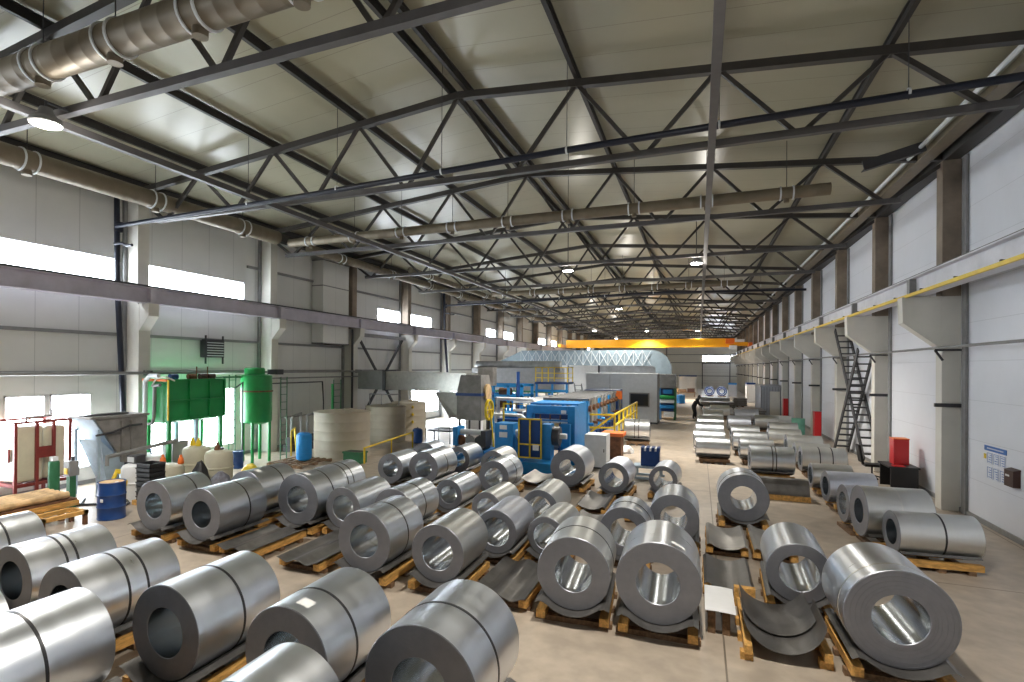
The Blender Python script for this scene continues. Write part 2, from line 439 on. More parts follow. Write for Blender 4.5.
MB().box(10.90, 10.96, Y0, Y1, 5.74, 5.82).build('conductor_housing', YELLOW, t)
for i in range(46):
    y = 9.2 + i * 2.0
    MB().beam((10.93, y, 5.84), (11.05, y, 5.84), .05, .03).beam((10.93, y, 5.80), (10.93, y, 5.86), .04, .05).build('hanger', DARK, t)

# trusses
TRUSS0 = 0
def truss_mesh():
    parts = []
    top = MB()
    for s in (-1, 1):
        top.beam((0, 0, ztop(0)), (s * 12.02, 0, ztop(12)), .17, .17)
    parts.append(('top_chord', top, TRUSS))
    parts.append(('bottom_chord', MB().box(-10.85, 10.85, -.07, .07, 8.43, 8.57), TRUSSL))
    for i in range(8):
        xb = -10.5 + 3 * i
        for d in (-1.5, 1.5):
            w_ = .085 if abs(xb) < 8 else .1
            parts.append(('web_member', MB().beam((xb + d * .04, 0, 8.5), (xb + d, 0, ztop(xb + d)), w_, w_), TRUSS))
    for x in (-12, 12):
        parts.append(('end_seat', MB().box(x - .14, x + .14, -.12, .12, 9.42 - (0 if x > 0 else .07), 9.6), PURLIN))
    return parts
protos = None
for k in range(0, 18):
    lab = '%s steel roof truss from the viewer, spanning wall to wall under the roof' % ordw(k)
    if k == 0:
        lab = 'nearest steel roof truss, above and behind the camera at the top of the photo'
    t = thing('roof_truss', (0, TY(k), 8.4), lab, 'roof truss', 'steel roof trusses')
    if protos is None:
        protos = []
        for n, m, ma in truss_mesh():
            o = MB(); o = m
            ob = m.build(n, ma, None, origin=(0, 0, 8.4)); ob.location = (0, 0, 0); ob.parent = t; protos.append(ob)
    else:
        for p in protos:
            c = p.copy(); COL.objects.link(c); c.parent = t
# purlins
PX = [-11.7, -9, -6, -3, -.22, .22, 3, 6, 9, 11.7]
PN = ['purlin along the left eave', 'purlin nearest the left eave but one', 'purlin midway down the left roof slope', 'purlin next to the ridge on the left slope',
      'left one of the two ridge purlins', 'right one of the two ridge purlins', 'purlin next to the ridge on the right slope', 'purlin midway down the right roof slope, above the camera',
      'purlin nearest the right eave but one', 'purlin along the right eave']
for x, n in zip(PX, PN):
    z = ztop(x) + .10
    m = MB().box(x - .045, x + .045, Y0, Y1, z, z + .02).box(x - .045, x + .045, Y0, Y1, z + .2, z + .22).box(x - .006, x + .006, Y0, Y1, z + .02, z + .2)
    tag(m.build('purlin', PURLIN), 'dark steel ' + n, 'purlin', 'roof purlins')
for x, n in ((-5.7, 'left'), (5.88, 'right')):
    tag(MB().box(x - .07, x + .07, Y0, Y1, 8.29, 8.43).build('bottom_chord_tie', TRUSSL), 'long grey tie tube under the truss bottom chords, %s of the hall centre' % n, 'tie beam', 'tie tubes under the trusses')

# ------------------------------------------------------------------ lamps
LAMPS = [(-5.2, 6.0, 'bright high-bay lamp at the upper left, between duct and first truss'), (5.5, 5.6, 'high-bay lamp above the top edge of the photo'),
         (0, 24.9, 'high-bay lamp glaring in the middle of the roof, left of centre aisle'), (5.54, 25.0, 'round high-bay lamp hanging from the right tie tube'),
         (0, 42.3, 'high-bay lamp further back above the blue machine line'), (-6.2, 67.2, 'left lamp of the distant row of three before the crane'),
         (-.2, 69.0, 'middle lamp of the distant row of three before the crane'), (5.5, 70.6, 'right lamp of the distant row of three, right above the crane'),
         (-6.2, 86.0, 'farthest high-bay lamp, behind the yellow crane'), (0, 6.6, 'high-bay lamp over the foreground coils, out of frame'), (5.88, 48.5, 'dim high-bay lamp on the right tie tube past the aisle coils')]
for i, (x, y, lab) in enumerate(LAMPS):
    lz = 8.05 if i == 0 else 8.25
    if i in (9, 10): continue
    t = thing('high_bay_lamp', (x, y, lz), lab, 'lamp', 'high-bay lamps')
    MB().lathe([(.0, .30), (.10, .30), (.13, .20), (.24, .10), (.26, .02), (.24, 0.0), (.22, .03), (.1, .18), (0, .2)], (x, y, lz), n=24).build('reflector', GREY, t)
    MB().lathe([(0, -.05), (.16, -.03), (.25, .01), (0, .03)], (x, y, lz + .005), n=24).build('lamp_glass', LAMPE, t)
    (MB().tube((x, y, lz + .29), (x, y, ztop(x) + .1), .02, 8) if i else MB().path([(x, y, lz + .29), (x, y, 8.46), (x, 6.42, 8.46)], .02, 8)).build('hanger_rod', DARK, t)
    ld = bpy.data.lights.new('lamp_light', 'SPOT'); ld.spot_size = radians(128); ld.spot_blend = .5; ld.energy = 1700 if y < 20 else (2500 if y < 60 else 5500); ld.color = (1, .95, .86); ld.shadow_soft_size = .18
    lo = bpy.data.objects.new('lamp_light', ld); COL.objects.link(lo); lo.parent = t; lo.location = (0, 0, -.08)
    ld = bpy.data.lights.new('lamp_glow', 'POINT'); ld.energy = 110; ld.color = (1, .95, .86); ld.shadow_soft_size = .18
    lo = bpy.data.objects.new('lamp_glow', ld); COL.objects.link(lo); lo.parent = t; lo.location = (0, 0, -.25)
w_ = bpy.data.worlds.new('world'); SC.world = w_; w_.use_nodes = True
w_.node_tree.nodes['Background'].inputs[0].default_value = (.75, .85, 1, 1)
w_.node_tree.nodes['Background'].inputs[1].default_value = 1.
SC.view_settings.view_transform = 'Standard'; SC.view_settings.look = 'None'; SC.view_settings.gamma = 1
SC.view_settings.use_curve_mapping = False
SC.view_settings.exposure = 0.46
SC.cycles.use_denoising = True
SC.cycles.max_bounces = 8; SC.cycles.diffuse_bounces = 5; SC.cycles.glossy_bounces = 4
SC.cycles.sample_clamp_indirect = 8

# ------------------------------------------------------------------ steel coils on timber skids
def coil_mesh(D, L, hole, n=96):
    R = D / 2; r = hole / 2; c = .008
    m = MB()
    prof = [(R - c, 0), (R, c), (R, L - c), (R - c, L), (r + c, L), (r, L - c), (r, c), (r + c, 0)]
    m.lathe(prof, (0, 0, R), axis='y', n=n, closed=True, mis=[1, 0, 1, 1, 1, 2, 1, 1])
    return m
def ring(R, y0, y1, zc, t=.004, n=72):
    return MB().lathe([(R, y0), (R + t, y0), (R + t, y1), (R, y1)], (0, 0, zc), axis='y', n=n, closed=True)
COILS = {}
def coil(X, Y, th, L, D, label, straps=(), hole=.56, m=None, zb=.20, tags=(), strapm=None, group='steel coils'):
    me = coil_mesh(D, L, hole); o = me.build('steel_coil', [m or STEEL, END, BORE], origin=(0, 0, 0), fix=True)
    uv = o.data.uv_layers.new(name='UVMap')
    for lp in o.data.loops:
        v = o.data.vertices[lp.vertex_index].co; uv.data[lp.index].uv = (v.x, v.z - D / 2)
    o.location = (X, Y, zb); o.rotation_euler.z = -radians(th)
    tag(o, label, 'steel coil', group)
    for fr in straps:
        y = L * fr; s = ring(D / 2, y - .016, y + .016, D / 2).build('strap', strapm or STRAP, origin=(0, 0, 0)); s.parent = o
    for (fr, ang, wl, wa) in tags:      # a paper label bent on the surface: fraction along, angle from top, length, arc
        pb = MB(); R = D / 2 + .003; N = 6; vs = []
        for i in range(N + 1):
            a = radians(ang) + (i / N - .5) * wa / R
            for yy in (L * fr, L * fr + wl): vs.append((R * sin(a), yy, D / 2 + R * cos(a)))
        pb.add(vs, [(2 * i, 2 * i + 1, 2 * i + 3, 2 * i + 2) for i in range(N)])
        s = pb.build('paper_label', PAPER, origin=(0, 0, 0)); s.parent = o
    return o
def cradle_prof(D, width, depth=.10, zlow=.19, n=16):
    """section across the skid: a trough fitting the coil with lips that roll over and down"""
    R = D / 2 + .012; pts = []
    wa = width * .34; zc = zlow + R
    for i in range(n + 1):
        x = -width / 2 + width * i / n; ax = abs(x)
        if ax <= wa: z = zc - sqrt(max(0, R * R - ax * ax))
        else:
            z0 = zc - sqrt(max(0, R * R - wa * wa)); u = (ax - wa) / (width / 2 - wa)
            z = z0 + .05 * sin(min(1, u * 1.2) * pi * .5) - .10 * max(0, u - .45) ** 1.3
        pts.append((x, z))
    return pts
def skid(X, Y, th, L, D, label, sheet=True, sm=None, wood=None, width=1.0, zlow=.19, flat=False, group='timber skids'):
    cross = th > 45
    """two long timber beams, cross pieces and a bent sheet; axis along local Y"""
    t = thing('coil_skid', (X, Y, 0), label, 'skid', group, rotz=-radians(th))
    bx = width * .43
    def B(m, n, ma):
        o = m.build(n, ma, origin=(0, 0, 0)); o.parent = t; return o
    for s in (-1, 1):
        B(MB().box(s * bx - .065, s * bx + .065, -.12 if not cross else .12, L + .1 if not cross else L - .02, .075, .19), 'beam', wood or WOOD)
    k = 3 if L > .8 else 2
    for i in range(k):
        y = (.02 if not cross else .16) + (L - (.14 if not cross else .4)) * i / max(1, k - 1)
        B(MB().box(-width * .53, width * .53, y - .02, y + .09, 0, .075), 'cross_timber', WOODD)
    if sheet:
        if flat: prof = [(-width / 2 + width * i / 14, .215 + .035 * cos(i / 14 * 4 * pi)) for i in range(15)]
        else: prof = cradle_prof(D, width, zlow=zlow)
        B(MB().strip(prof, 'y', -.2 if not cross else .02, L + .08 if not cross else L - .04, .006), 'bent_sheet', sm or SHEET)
    return t
ZC = .20
# x, y, heading, length, diameter, straps, hole, sheet metal, labels(paper), description
CO = [
 (-.64, 2.70, 0, 1.2, 1.08, (.45,), .56, STEEL, (), 'cut by the lower left corner, near end out of frame', 1),
 (.10, 4.31, 0, 1.25, 1.07, (.52,), .56, STEEL, (), 'with one black strap, second from left in the front row', 1),
 (1.74, 4.40, 0, 1.2, 1.08, (.42,), .56, STEEL, ((.10, 12, .14, .16),), 'with torn white paper on top near its dark end, front row', 1),
 (3.30, 4.40, 0, 1.18, 1.18, (.45,), .58, STEEL, (), 'with one black strap, large, at the bottom centre of the photo', 1),
 (2.33, 2.73, 0, 1.2, 1.05, (.42,), .56, STEEL2, (), 'only its rounded top showing at the bottom edge', 1),
 (-1.90, 2.45, 0, 1.15, 1.10, (), .56, STEEL2, (), 'a sliver at the left photo edge under the two-strap coils', 1),
 (-5.13, 4.57, 0, 1.2, .99, (.55,), .54, STEEL2, (), 'bright, cut by the left photo edge beside the timber trolley', 1),
 (-3.34, 4.58, 0, 1.21, .97, (.40, .52), .54, STEEL2, (), 'with two close black straps, at the left edge behind the front row', 1),
 (-1.73, 4.31, 1, 1.28, 1.01, (.42, .62), .54, STEEL2, (), 'with two spaced black straps, behind the front row at left', 1),
 (-5.12, 8.08, 0, 1.11, 1.07, (.62,), .54, STEEL, (), 'leftmost of the second row, pale blue bore, beside black crates', 1),
 (-3.66, 8.02, 0, 1.27, 1.05, (.62,), .54, STEEL, (), 'second from left in the second row, overlapping the leftmost', 1),
 (-4.11, 9.62, 0, 1.2, 1.09, (.6,), .56, STEEL, ((.15, 15, .12, .16),), 'white label on top, half hidden behind the second row at left', 1),
 (-2.63, 9.67, 1, 1.14, 1.13, (.5,), .58, STEEL, ((.1, 12, .12, .16),), 'white label and one strap, standing behind two empty dark skids', 1),
 (-3.10, 11.11, 0, 1.2, 1.02, (.35, .55), .56, STEEL2, (), 'two black straps, mostly hidden behind the labelled coil at left', 1),
 (-1.53, 9.84, 0, 1.36, .90, (), .54, STEEL, (), 'strapless with reflective bore, left of the big second-row coil', 1),
 (.31, 7.92, 0, 1.22, 1.06, (.52,), .57, STEEL, (), 'one black strap and shining bore, centre of the second row', 1),
 (-.38, 10.02, 0, 1.30, .94, (.5,), .54, STEEL, (), 'one strap, peeking out behind the centre second-row coil', 1),
 (1.68, 8.02, -1, 1.16, .95, (), .56, STEEL4, (), 'strapless with wide dark bore, right of the strapped second-row coil', 1),
 (-.10, 12.22, 0, 1.27, .74, (), .44, STEEL, (), 'short and strapless, third row centre left of the blue machine', 1),
 (1.22, 11.43, 2, 1.27, .72, (), .44, STEEL4, (), 'small pale coil half hidden behind a lavender one', 1),
 (2.09, 9.69, -1, 1.29, .83, (), .54, STEEL3, (), 'pale lavender sheet, open bore, centre of the photo', 1),
 (-3.03, 14.26, 0, 1.16, .88, (), .52, STEEL, (), 'small one at far left of the back rows by the yellow handrail', 1),
 (-2.99, 16.40, 0, .85, .95, (), .54, STEEL, (), 'only its top showing behind two coils near the small blue tank', 1),
 (-2.02, 14.50, 0, 1.42, .98, (.5,), .54, STEEL, (), 'one strap, second from left in the back rows', 1),
 (-1.90, 16.80, 0, 1.27, .83, (), .5, STEEL, (), 'dark-ended one nearest the white switch cabinet', 1),
 (.31, 14.34, 0, 1.35, .90, (.55,), .52, STEEL, (), 'one strap and shining bore, before the blue uncoiler', 1),
 (-.46, 16.34, 0, 1.3, .85, (), .5, STEEL4, (), 'dull brownish one touching the blue machine base', 1),
 (2.02, 16.13, 2, 1.3, 1.07, (), .5, STEEL, (), 'large strapless one right in front of the grey cabinet and uncoiler', 1),
 (3.43, 15.76, 3, 1.25, .86, (), .54, STEEL3, (), 'medium one with off-centre bore left of the blue rack', 1),
 (4.74, 16.22, 4, 1.2, .78, (), .52, STEEL, (), 'small open one just below the blue rack', 1),
 (2.40, 11.67, 0, 1.36, .83, (), .54, STEEL4, (), 'warm grey one in the middle, seen from above behind others', 1),
 (3.01, 9.95, 3, 1.25, .74, (), .5, STEEL4, (), 'small warm grey one tucked behind the strapped front centre coil', 1),
 (3.97, 7.89, -4, 1.22, 1.07, (.5,), .54, STEEL4, (), 'with one thin strap, left one of the pair at centre', 1),
 (4.38, 10.50, 0, 1.0, .93, (.5,), .52, STEEL, ((.2, 32, .1, .14),), 'one strap and small label, behind the gap of the centre pair', 1),
 (5.20, 11.73, 0, 1.14, .98, (), .52, STEEL, ((.5, 40, .16, .14),), 'strapless with open bore, behind the big labelled centre coil', 1),
 (5.15, 7.91, -1.4, 1.20, 1.14, (), .58, STEEL2, ((.12, 28, .10, .20),), 'widest one at centre with a small white label on top', 1),
 (6.64, 14.03, 0, 1.02, 1.09, (.35,), .55, STEEL, (), 'standing alone in the aisle with a thin light line across its end', 1),
 (7.09, 9.49, 2, 1.3, .90, (), .54, STEEL, (), 'strapless with a big open bore, left of the lower right coil', 1),
 (7.90, 7.89, -1, 1.14, 1.17, (.22,), .58, STEEL2, (), 'biggest one at the lower right with scratched spiral end', 1),
 (9.16, 12.90, 84, 1.32, .80, (.55,), .48, STEEL4, (), 'lying crosswise near the right wall with one dark strap', 1),
 (8.86, 13.92, 84.4, 1.18, 1.06, (.52,), .52, STEEL4, (), 'lying crosswise behind the strapped one by the right wall', 1),
 (8.80, 15.02, 85, .28, .86, (), .52, STEEL3, (), 'narrow slit ring with open bore behind the crosswise coils at right', 1),
 (8.85, 17.19, 84.5, 1.11, .80, (), .5, STEEL3, (), 'dull lavender, lying crosswise in front of the black desk', 1),
 (7.29, 20.84, 88, 1.32, .92, (.50, .58), .5, STEEL, (), 'two black straps at its middle, crosswise behind the dark sheet stack', 1),
 (8.98, 21.99, 88, 1.34, .84, (.4, .68), .5, STEEL4, (), 'two spaced black straps, crosswise near the stair foot', 1),
 (8.80, 19.00, 88, 1.04, .72, (), .5, STEEL4, (), 'dull one squeezed between the two-strap coil and the lavender coil', 1),
 (8.98, 25.41, 88, 1.27, .86, (), .5, STEEL4, (), 'nearest the red cabinet on the right, third crosswise file', 1),
 (9.00, 23.40, 88, 1.14, .80, (), .5, STEEL4, (), 'directly behind the coil with two spaced straps', 1),
 (5.57, 23.66, 88, 1.25, .78, (), .5, STEEL2, (), 'bright one heading the left crosswise file along the aisle', 1),
 (7.17, 23.90, 88, 1.2, .80, (), .5, STEEL2, (), 'bright one heading the middle crosswise file', 1),
 (5.47, 26.00, 88, 1.26, .84, (), .5, STEEL2, (), 'second in the left crosswise file along the aisle', 1),
 (7.05, 26.20, 88, 1.33, .84, (), .5, STEEL2, (), 'second in the middle crosswise file', 1),
 (7.10, 28.90, 88, 1.23, .85, (), .5, STEEL2, (), 'third in the middle crosswise file', 1),
 (8.59, 28.00, 88, 1.32, .84, (), .5, STEEL4, (), 'dull one with a dark gap at its left, right crosswise file', 1),
 (8.96, 31.15, 88, 1.28, .86, (), .5, STEEL4, (), 'dull one beside the mint green barrel', 1),
 (5.53, 29.90, 88, 1.3, .84, (), .5, STEEL, (), 'third in the left crosswise file along the aisle', 1),
 (5.60, 34.00, 88, 1.38, .84, (), .5, STEEL2, (), 'fourth in the left crosswise file along the aisle', 1),
 (5.95, 38.60, 88, 1.2, .84, (), .5, STEEL2, (), 'fifth in the left crosswise file, near the person', 1),
 (7.22, 34.60, 88, 1.2, .85, (), .5, STEEL3, (), 'bluish one with a dark blue mark, middle crosswise file', 1),
 (6.45, 43.60, 88, 1.31, .86, (), .5, STEEL2, (), 'bright distant one right of the person', 1),
 (7.90, 40.60, 88, 1.46, .84, (), .5, STEEL3, (), 'distant lavender one before the dark sheet stacks', 1),
 (8.70, 35.80, 88, 1.25, .84, (), .5, STEEL4, (), 'distant dull one in front of the grey site office', 1),
 (2.27, 27.68, 88, 1.21, 1.03, (.42, .58), .5, STEEL2, (), 'bright one with two straps lying crosswise by the yellow stair rail', 1),
]
for (x, y, th, L, D, st, hole, m, tg, lab, sk) in CO:
    co = coil(x, y, th, L, D, 'steel coil ' + lab, st, hole, m, ZC, tg, strapm=STRAPL if 'scratched' in lab or 'behind the strapped one' in lab else None)
    if 'scratched' in lab:
        for rr in (.335, .36, .40, .455, .51, .555):
            s = MB().lathe([(rr, -.004), (rr + .004, -.004), (rr + .004, .0), (rr, .0)], (0, 0, D / 2), axis='y', n=80, closed=True).build('loose_wrap_edge', END, origin=(0, 0, 0)); s.parent = co
    fr = y < 23.7 or lab.startswith('bright one with two straps')
    skid(x, y, th, L, D, 'skid of coil ' + lab, sheet=True, width=min(1.06, D) if D > .8 else D,
         wood=WOOD if y < 21 else WOODD)
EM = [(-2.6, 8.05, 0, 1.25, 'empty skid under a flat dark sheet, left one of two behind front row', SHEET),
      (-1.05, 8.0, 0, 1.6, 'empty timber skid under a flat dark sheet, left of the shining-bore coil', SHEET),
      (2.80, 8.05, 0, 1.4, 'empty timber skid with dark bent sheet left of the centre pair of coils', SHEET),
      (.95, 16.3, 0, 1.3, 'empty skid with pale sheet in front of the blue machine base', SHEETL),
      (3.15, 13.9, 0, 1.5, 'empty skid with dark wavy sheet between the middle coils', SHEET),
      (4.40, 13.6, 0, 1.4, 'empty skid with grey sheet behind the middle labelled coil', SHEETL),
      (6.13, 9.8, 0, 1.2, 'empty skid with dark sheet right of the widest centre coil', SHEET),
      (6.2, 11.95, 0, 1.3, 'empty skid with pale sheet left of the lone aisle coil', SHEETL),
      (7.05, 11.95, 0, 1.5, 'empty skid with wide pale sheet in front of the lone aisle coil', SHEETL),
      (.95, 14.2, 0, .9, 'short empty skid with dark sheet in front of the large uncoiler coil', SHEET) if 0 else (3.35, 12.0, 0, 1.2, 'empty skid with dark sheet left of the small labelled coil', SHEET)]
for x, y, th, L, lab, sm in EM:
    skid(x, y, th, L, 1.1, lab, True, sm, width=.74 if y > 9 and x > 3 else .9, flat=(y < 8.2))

# ------------------------------------------------------------------ pipes and ducts under the roof
def part(m, name, ma, parent, **k): return m.build(name, ma, parent, **k)
def navy(Y, zl, zr_, word, x1):
    t = thing('fire_water_pipe', (-11.6, Y, 0), word, 'pipe', 'dark blue pipes crossing the hall')
    part(MB().path([(-11.5, Y, zl), (-4, Y, zl + .12), (2.8, Y, zl + .30), (x1, Y, zr_)], .07, 12), 'cross_pipe', NAVY, t)
    part(MB().path([(-11.62, Y + .1, 9.2), (-11.56, Y + .1, 6.5), (-11.51, Y + .1, 5.7), (-11.25, Y + .1, 2.6), (-11.1, Y + .1, .02)], .085, 12), 'drop_pipe', NAVY, t)
    part(MB().path([(-11.55, Y, zl - .55), (-11.2, Y, zl - .56), (-11., Y, zl - .66), (-10.75, Y, zl - .66)], .045, 8), 'branch_pipe', NAVY, t)
    part(MB().lathe([(.1, 0), (.13, .0), (.13, .3), (.1, .3)], (-11.52, Y + .1, zl - .15), n=16, closed=True), 'coupling', NAVY, t)
    for x in (-6, -3, 0, 3, 6, 9):
        part(MB().tube((x, Y, zl + .3), (x, Y, ztop(x) + .36), .008, 6), 'wire', DARK, t)
        part(MB().lathe([(.075, -.02), (.085, -.02), (.085, .02), (.075, .02)], (x, Y, zl + .02 + .02 * (x + 11)), axis='x', n=12, closed=True), 'clamp', LGREY, t)
navy(11.5, 8.15, 8.57, 'nearer dark blue pipe crossing the hall, dropping down at the first left column', 11.3)
navy(35.6, 8.2, 8.3, 'farther dark blue pipe crossing the hall behind the middle lamps', 11.3)
def duct(p, q, r, label, n=5, spig=4, cat='duct', mat_=DUCTB, sd=(0, 0, -1), wires=True):
    p = Vector(p); q = Vector(q); d = (q - p).normalized(); L = (q - p).length
    t = thing('spiral_air_duct', p, label, cat, 'round air ducts under the roof')
    axis = 'x' if abs(d.x) > .5 else 'y'
    prof = []; N = max(2, int(L / .35))
    for i in range(N + 1):      # spiral-seam ribs
        h = L * i / N
        prof += [(r, h), (r + .002, h + .008), (r, h + .016)]
    prof = [(0, 0)] + prof + [(0, L + .016)]
    part(MB().lathe(prof, p, axis=axis, n=24), 'duct_shell', mat_, t, smooth=True)
    for i in range(n):
        c = p + d * (L * (i + .5) / n)
        for dd in (-.16, .16):
            part(MB().lathe([(r, -.02), (r + .03, -.02), (r + .03, .02), (r, .02)], c + d * dd, axis=axis, n=24, closed=True), 'flange_ring', LGREY, t)
        part(MB().tube(c + Vector((0, 0, -r + .03)), c + Vector((.0, 0, -r - .10)), r * .42, 16), 'outlet_nozzle', mat_, t)
        if wires: part(MB().tube(c + Vector((0, 0, r)), (c.x, c.y, ztop(c.x) + .37), .01, 6), 'wire', DARK, t)
    return t
duct((-9.5, 5.75, 8.93), (5.4, 5.75, 8.93), .27, 'large round duct crossing the hall at the upper left, nearest the viewer', 8)
duct((-10.25, -4, 8.95), (-10.25, 17.2, 8.95), .27, 'long round duct running along the left eave above the windows', 6)
duct((-9.9, 17.6, 8.78), (9.0, 17.6, 8.78), .17, 'thin round duct crossing the hall with its capped end near the right columns', 9)
duct((-7.6, 35., 8.78), (8.0, 35., 8.78), .17, 'thin round duct crossing the hall further back, behind the middle lamps', 8)
duct((-10.1, 19., 8.85), (-10.1, 60., 8.85), .2, 'long thinner duct along the left eave behind the thin cross duct', 9)
duct((-8.2, 24.6, 8.75), (-8.2, 50., 8.75), .16, 'second thin duct along the left side of the roof, beside the eave duct', 6)
# right eave: bright gutter trunk, dark channel
t = thing('eave_trunk', (11.35, Y0, 9.3), 'boxed metal trunk running along the right eave above the columns', 'trunk')
part(MB().box(11.2, 11.55, Y0, Y1, 9.5, 9.68), 'casing', DUCTB, t); part(MB().tube((11.0, Y0, 9.6), (11.0, Y1, 9.6), .05, 10), 'side_pipe', LGREY, t)
t = thing('steel_channel', (11, 17.6, 9.3), 'short dark tilted steel channel near the top of the first right column', 'channel')
part(MB().beam((9.75, 17.5, 9.28), (11.1, 17.5, 9.62), .06, .26).beam((9.75, 17.6, 9.17), (11.1, 17.6, 9.51), .2, .02).beam((9.75, 17.6, 9.4), (11.1, 17.6, 9.74), .2, .02), 'web_plate', DARK, t)

# pipes on the walls
def pipe(name, pts, r, ma, label, cat='pipe', n=10, group=None):
    return tag(MB().path(pts, r, n).build(name, ma), label, cat, group)
t = thing('wall_pipe', (-11.3, -5, 3.48), 'long grey pipe fixed along the left columns at mid height', 'pipe')
part(MB().path([(-11.12, -5, 3.48), (-11.12, 26.3, 3.48)], .05), 'pipe_run', GREY, t)
for k in (2, 3, 4): part(MB().box(-11.45, -11.08, TY(k) - .03, TY(k) + .03, 3.40, 3.56), 'bracket', DARK, t)
pipe('wall_pipe', [(-11.3, 17.2, 3.2), (-11.3, 26.2, 3.2)], .035, GREY, 'thin grey pipe just below the long pipe, left wall beyond the green tanks')
pipe('wall_pipe', [(-11.3, 17.4, 2.98), (-11.3, 21.5, 2.98), (-11.3, 21.6, 2.0), (-11.3, 21.6, .1)], .03, DARK, 'thin dark pipe that turns down to the floor beyond the green tanks')
pipe('wall_pipe', [(-11.3, 23.95, 5.7), (-11.3, 23.95, .05)], .06, DARK, 'dark vertical drop pipe behind the nearest beige tank')
t = thing('wall_pipe', (11.9, 5, 4.35), 'grey pipe running along the right wall at bracket height', 'pipe')
part(MB().path([(11.62, -6, 4.36), (11.62, 108, 4.36)], .035), 'pipe_run', GREY, t)
for k in range(3, 18): part(MB().beam((11.55, TY(k) - .26, 4.30), (12.12, TY(k) - .26, 4.30), .05, .05).beam((11.55, TY(k) - .26, 4.3), (11.72, TY(k) - .26, 4.02), .05, .05), 'bracket', DARK, t)

# ventilation box on the left wall, heater, cross bracing
t = thing('air_shaft', (-11.75, 22.7, 4.8), 'tall sheet metal air shaft on the left wall behind the runway beam', 'air shaft')
part(MB().box(-12.12, -11.45, 21.7, 23.8, 4.85, 9.0), 'casing', WALLL, t)
for z in (4.85, 6.1, 7.7, 8.96): part(MB().box(-12.12, -11.42, 21.67, 23.83, z, z + .05), 'flange', GREY, t)
t = thing('unit_heater', (-11.9, 15.6, 3.9), 'dark louvred unit heater on the left wall above the green tanks', 'heater')
part(MB().box(-12.12, -11.8, 15.2, 16.05, 4.05, 4.75), 'casing', DARK, t)
for i in range(6): part(MB().beam((-11.79, 15.25, 4.12 + i * .1), (-11.79, 16.0, 4.12 + i * .1), .04, .03), 'louvre', LGREY, t)
for y in (15.22, 16.03): part(MB().beam((-11.85, y, 3.8), (-11.85, y, 4.9), .05, .05), 'support', DARK, t)
t = thing('wall_bracing', (-12, 27.4, 0), 'dark diagonal cross bracing between two left columns above the beige tanks', 'bracing')
for a, b in (((25., 5.5), (30, .3)), ((30., 5.5), (25, .3))):
    part(MB().beam((-11.75, a[0], a[1]), (-11.75, b[0], b[1]), .09, .14), 'diagonal', DARK, t)
part(MB().beam((-11.75, 24.8, 5.5), (-11.75, 30.3, 5.5), .1, .2), 'crossbar', GREY, t)

# ------------------------------------------------------------------ crane
t = thing('overhead_crane', (0, 71, 6.3), 'yellow overhead travelling crane spanning the far end of the hall', 'crane')
part(MB().box(-10.6, 9.6, 70.75, 71.25, 6.32, 7.35), 'bridge_girder', CRANE, t)
part(MB().box(9.6, 11.0, 70.8, 71.2, 6.45, 6.9), 'girder_end', CRANE, t)
for s in (-1, 1): part(MB().box(s * 11.2 - .18, s * 11.2 + .18, 69.6, 72.4, 6.39, 6.8), 'end_carriage', CRANE if s < 0 else ORANGE, t)
part(MB().box(8.6, 9.5, 70.2, 70.75, 6.7, 7.3), 'hoist_housing', ORANGE, t)
part(MB().box(9.0, 9.8, 70.2, 70.7, 6.0, 6.5), 'control_box', LGREY, t)
part(MB().box(9.6, 10.6, 70.3, 70.74, 6.9, 7.2), 'motor', WHITE, t)
part(MB().box(-10.6, 9.6, 70.6, 70.74, 7.35, 7.42), 'cable_track', DARK, t)

# ------------------------------------------------------------------ left side: tanks and plant
def cage():
    t = thing('caged_water_tank', (-11.2, 8.4, 0), 'large cream plastic tank in an oxide red steel cage at the left edge', 'tank')
    x0, x1, y0, y1, z0, z1 = -12.0, -10.8, 8.45, 9.78, .55, 2.2
    body = MB(); n = 12
    body.box(x0 + .06, x1 - .06, y0 + .05, y0 + .70, z0 + .05, z1 - .12)
    bo = part(body, 'tank_body', PLAST, t); bv = bo.modifiers.new('round', 'BEVEL'); bv.width = .07; bv.segments = 3
    b2 = MB().box(x0 + .1, x1 - .1, y0 + .78, y1 - .05, z0 + .05, z1 - .16)
    bo = part(b2, 'tank_body', PLAST, t); bv = bo.modifiers.new('round', 'BEVEL'); bv.width = .07; bv.segments = 3
    for x in (x0, x1):
        for y in ((y0, 8.95, 9.36, y1) if x == x1 else (y0, y1)):
            part(MB().beam((x, y, 0), (x, y, z1), .07, .07), 'post', MAROON, t)
        for z in (z0, z1): part(MB().beam((x, y0, z), (x, y1, z), .06, .06), 'rail', MAROON, t)
    for y in (y0, y1):
        for z in (z0, z1): part(MB().beam((x0, y, z), (x1, y, z), .06, .06), 'rail', MAROON, t)
    part(MB().box(x1 - .01, x1 + .03, 8.95, 9.36, 1.22, 1.52), 'cross_plate', MAROON, t)
    part(MB().box(-11.4, -11.05, y0 - .03, y0 + .01, 1.15, 1.5), 'cross_plate', MAROON, t)
    part(MB().box(x0, x1, y0, y1, z0 - .06, z0), 'base_plate', MAROON, t)
    part(MB().path([(x1 - .2, 8.8, z1), (x1 - .2, 8.8, z1 + .12), (x1 - .2, 9.4, z1 + .12), (x1 - .2, 9.4, z1 + .3)], .03), 'fill_pipe', GREY, t)
cage()
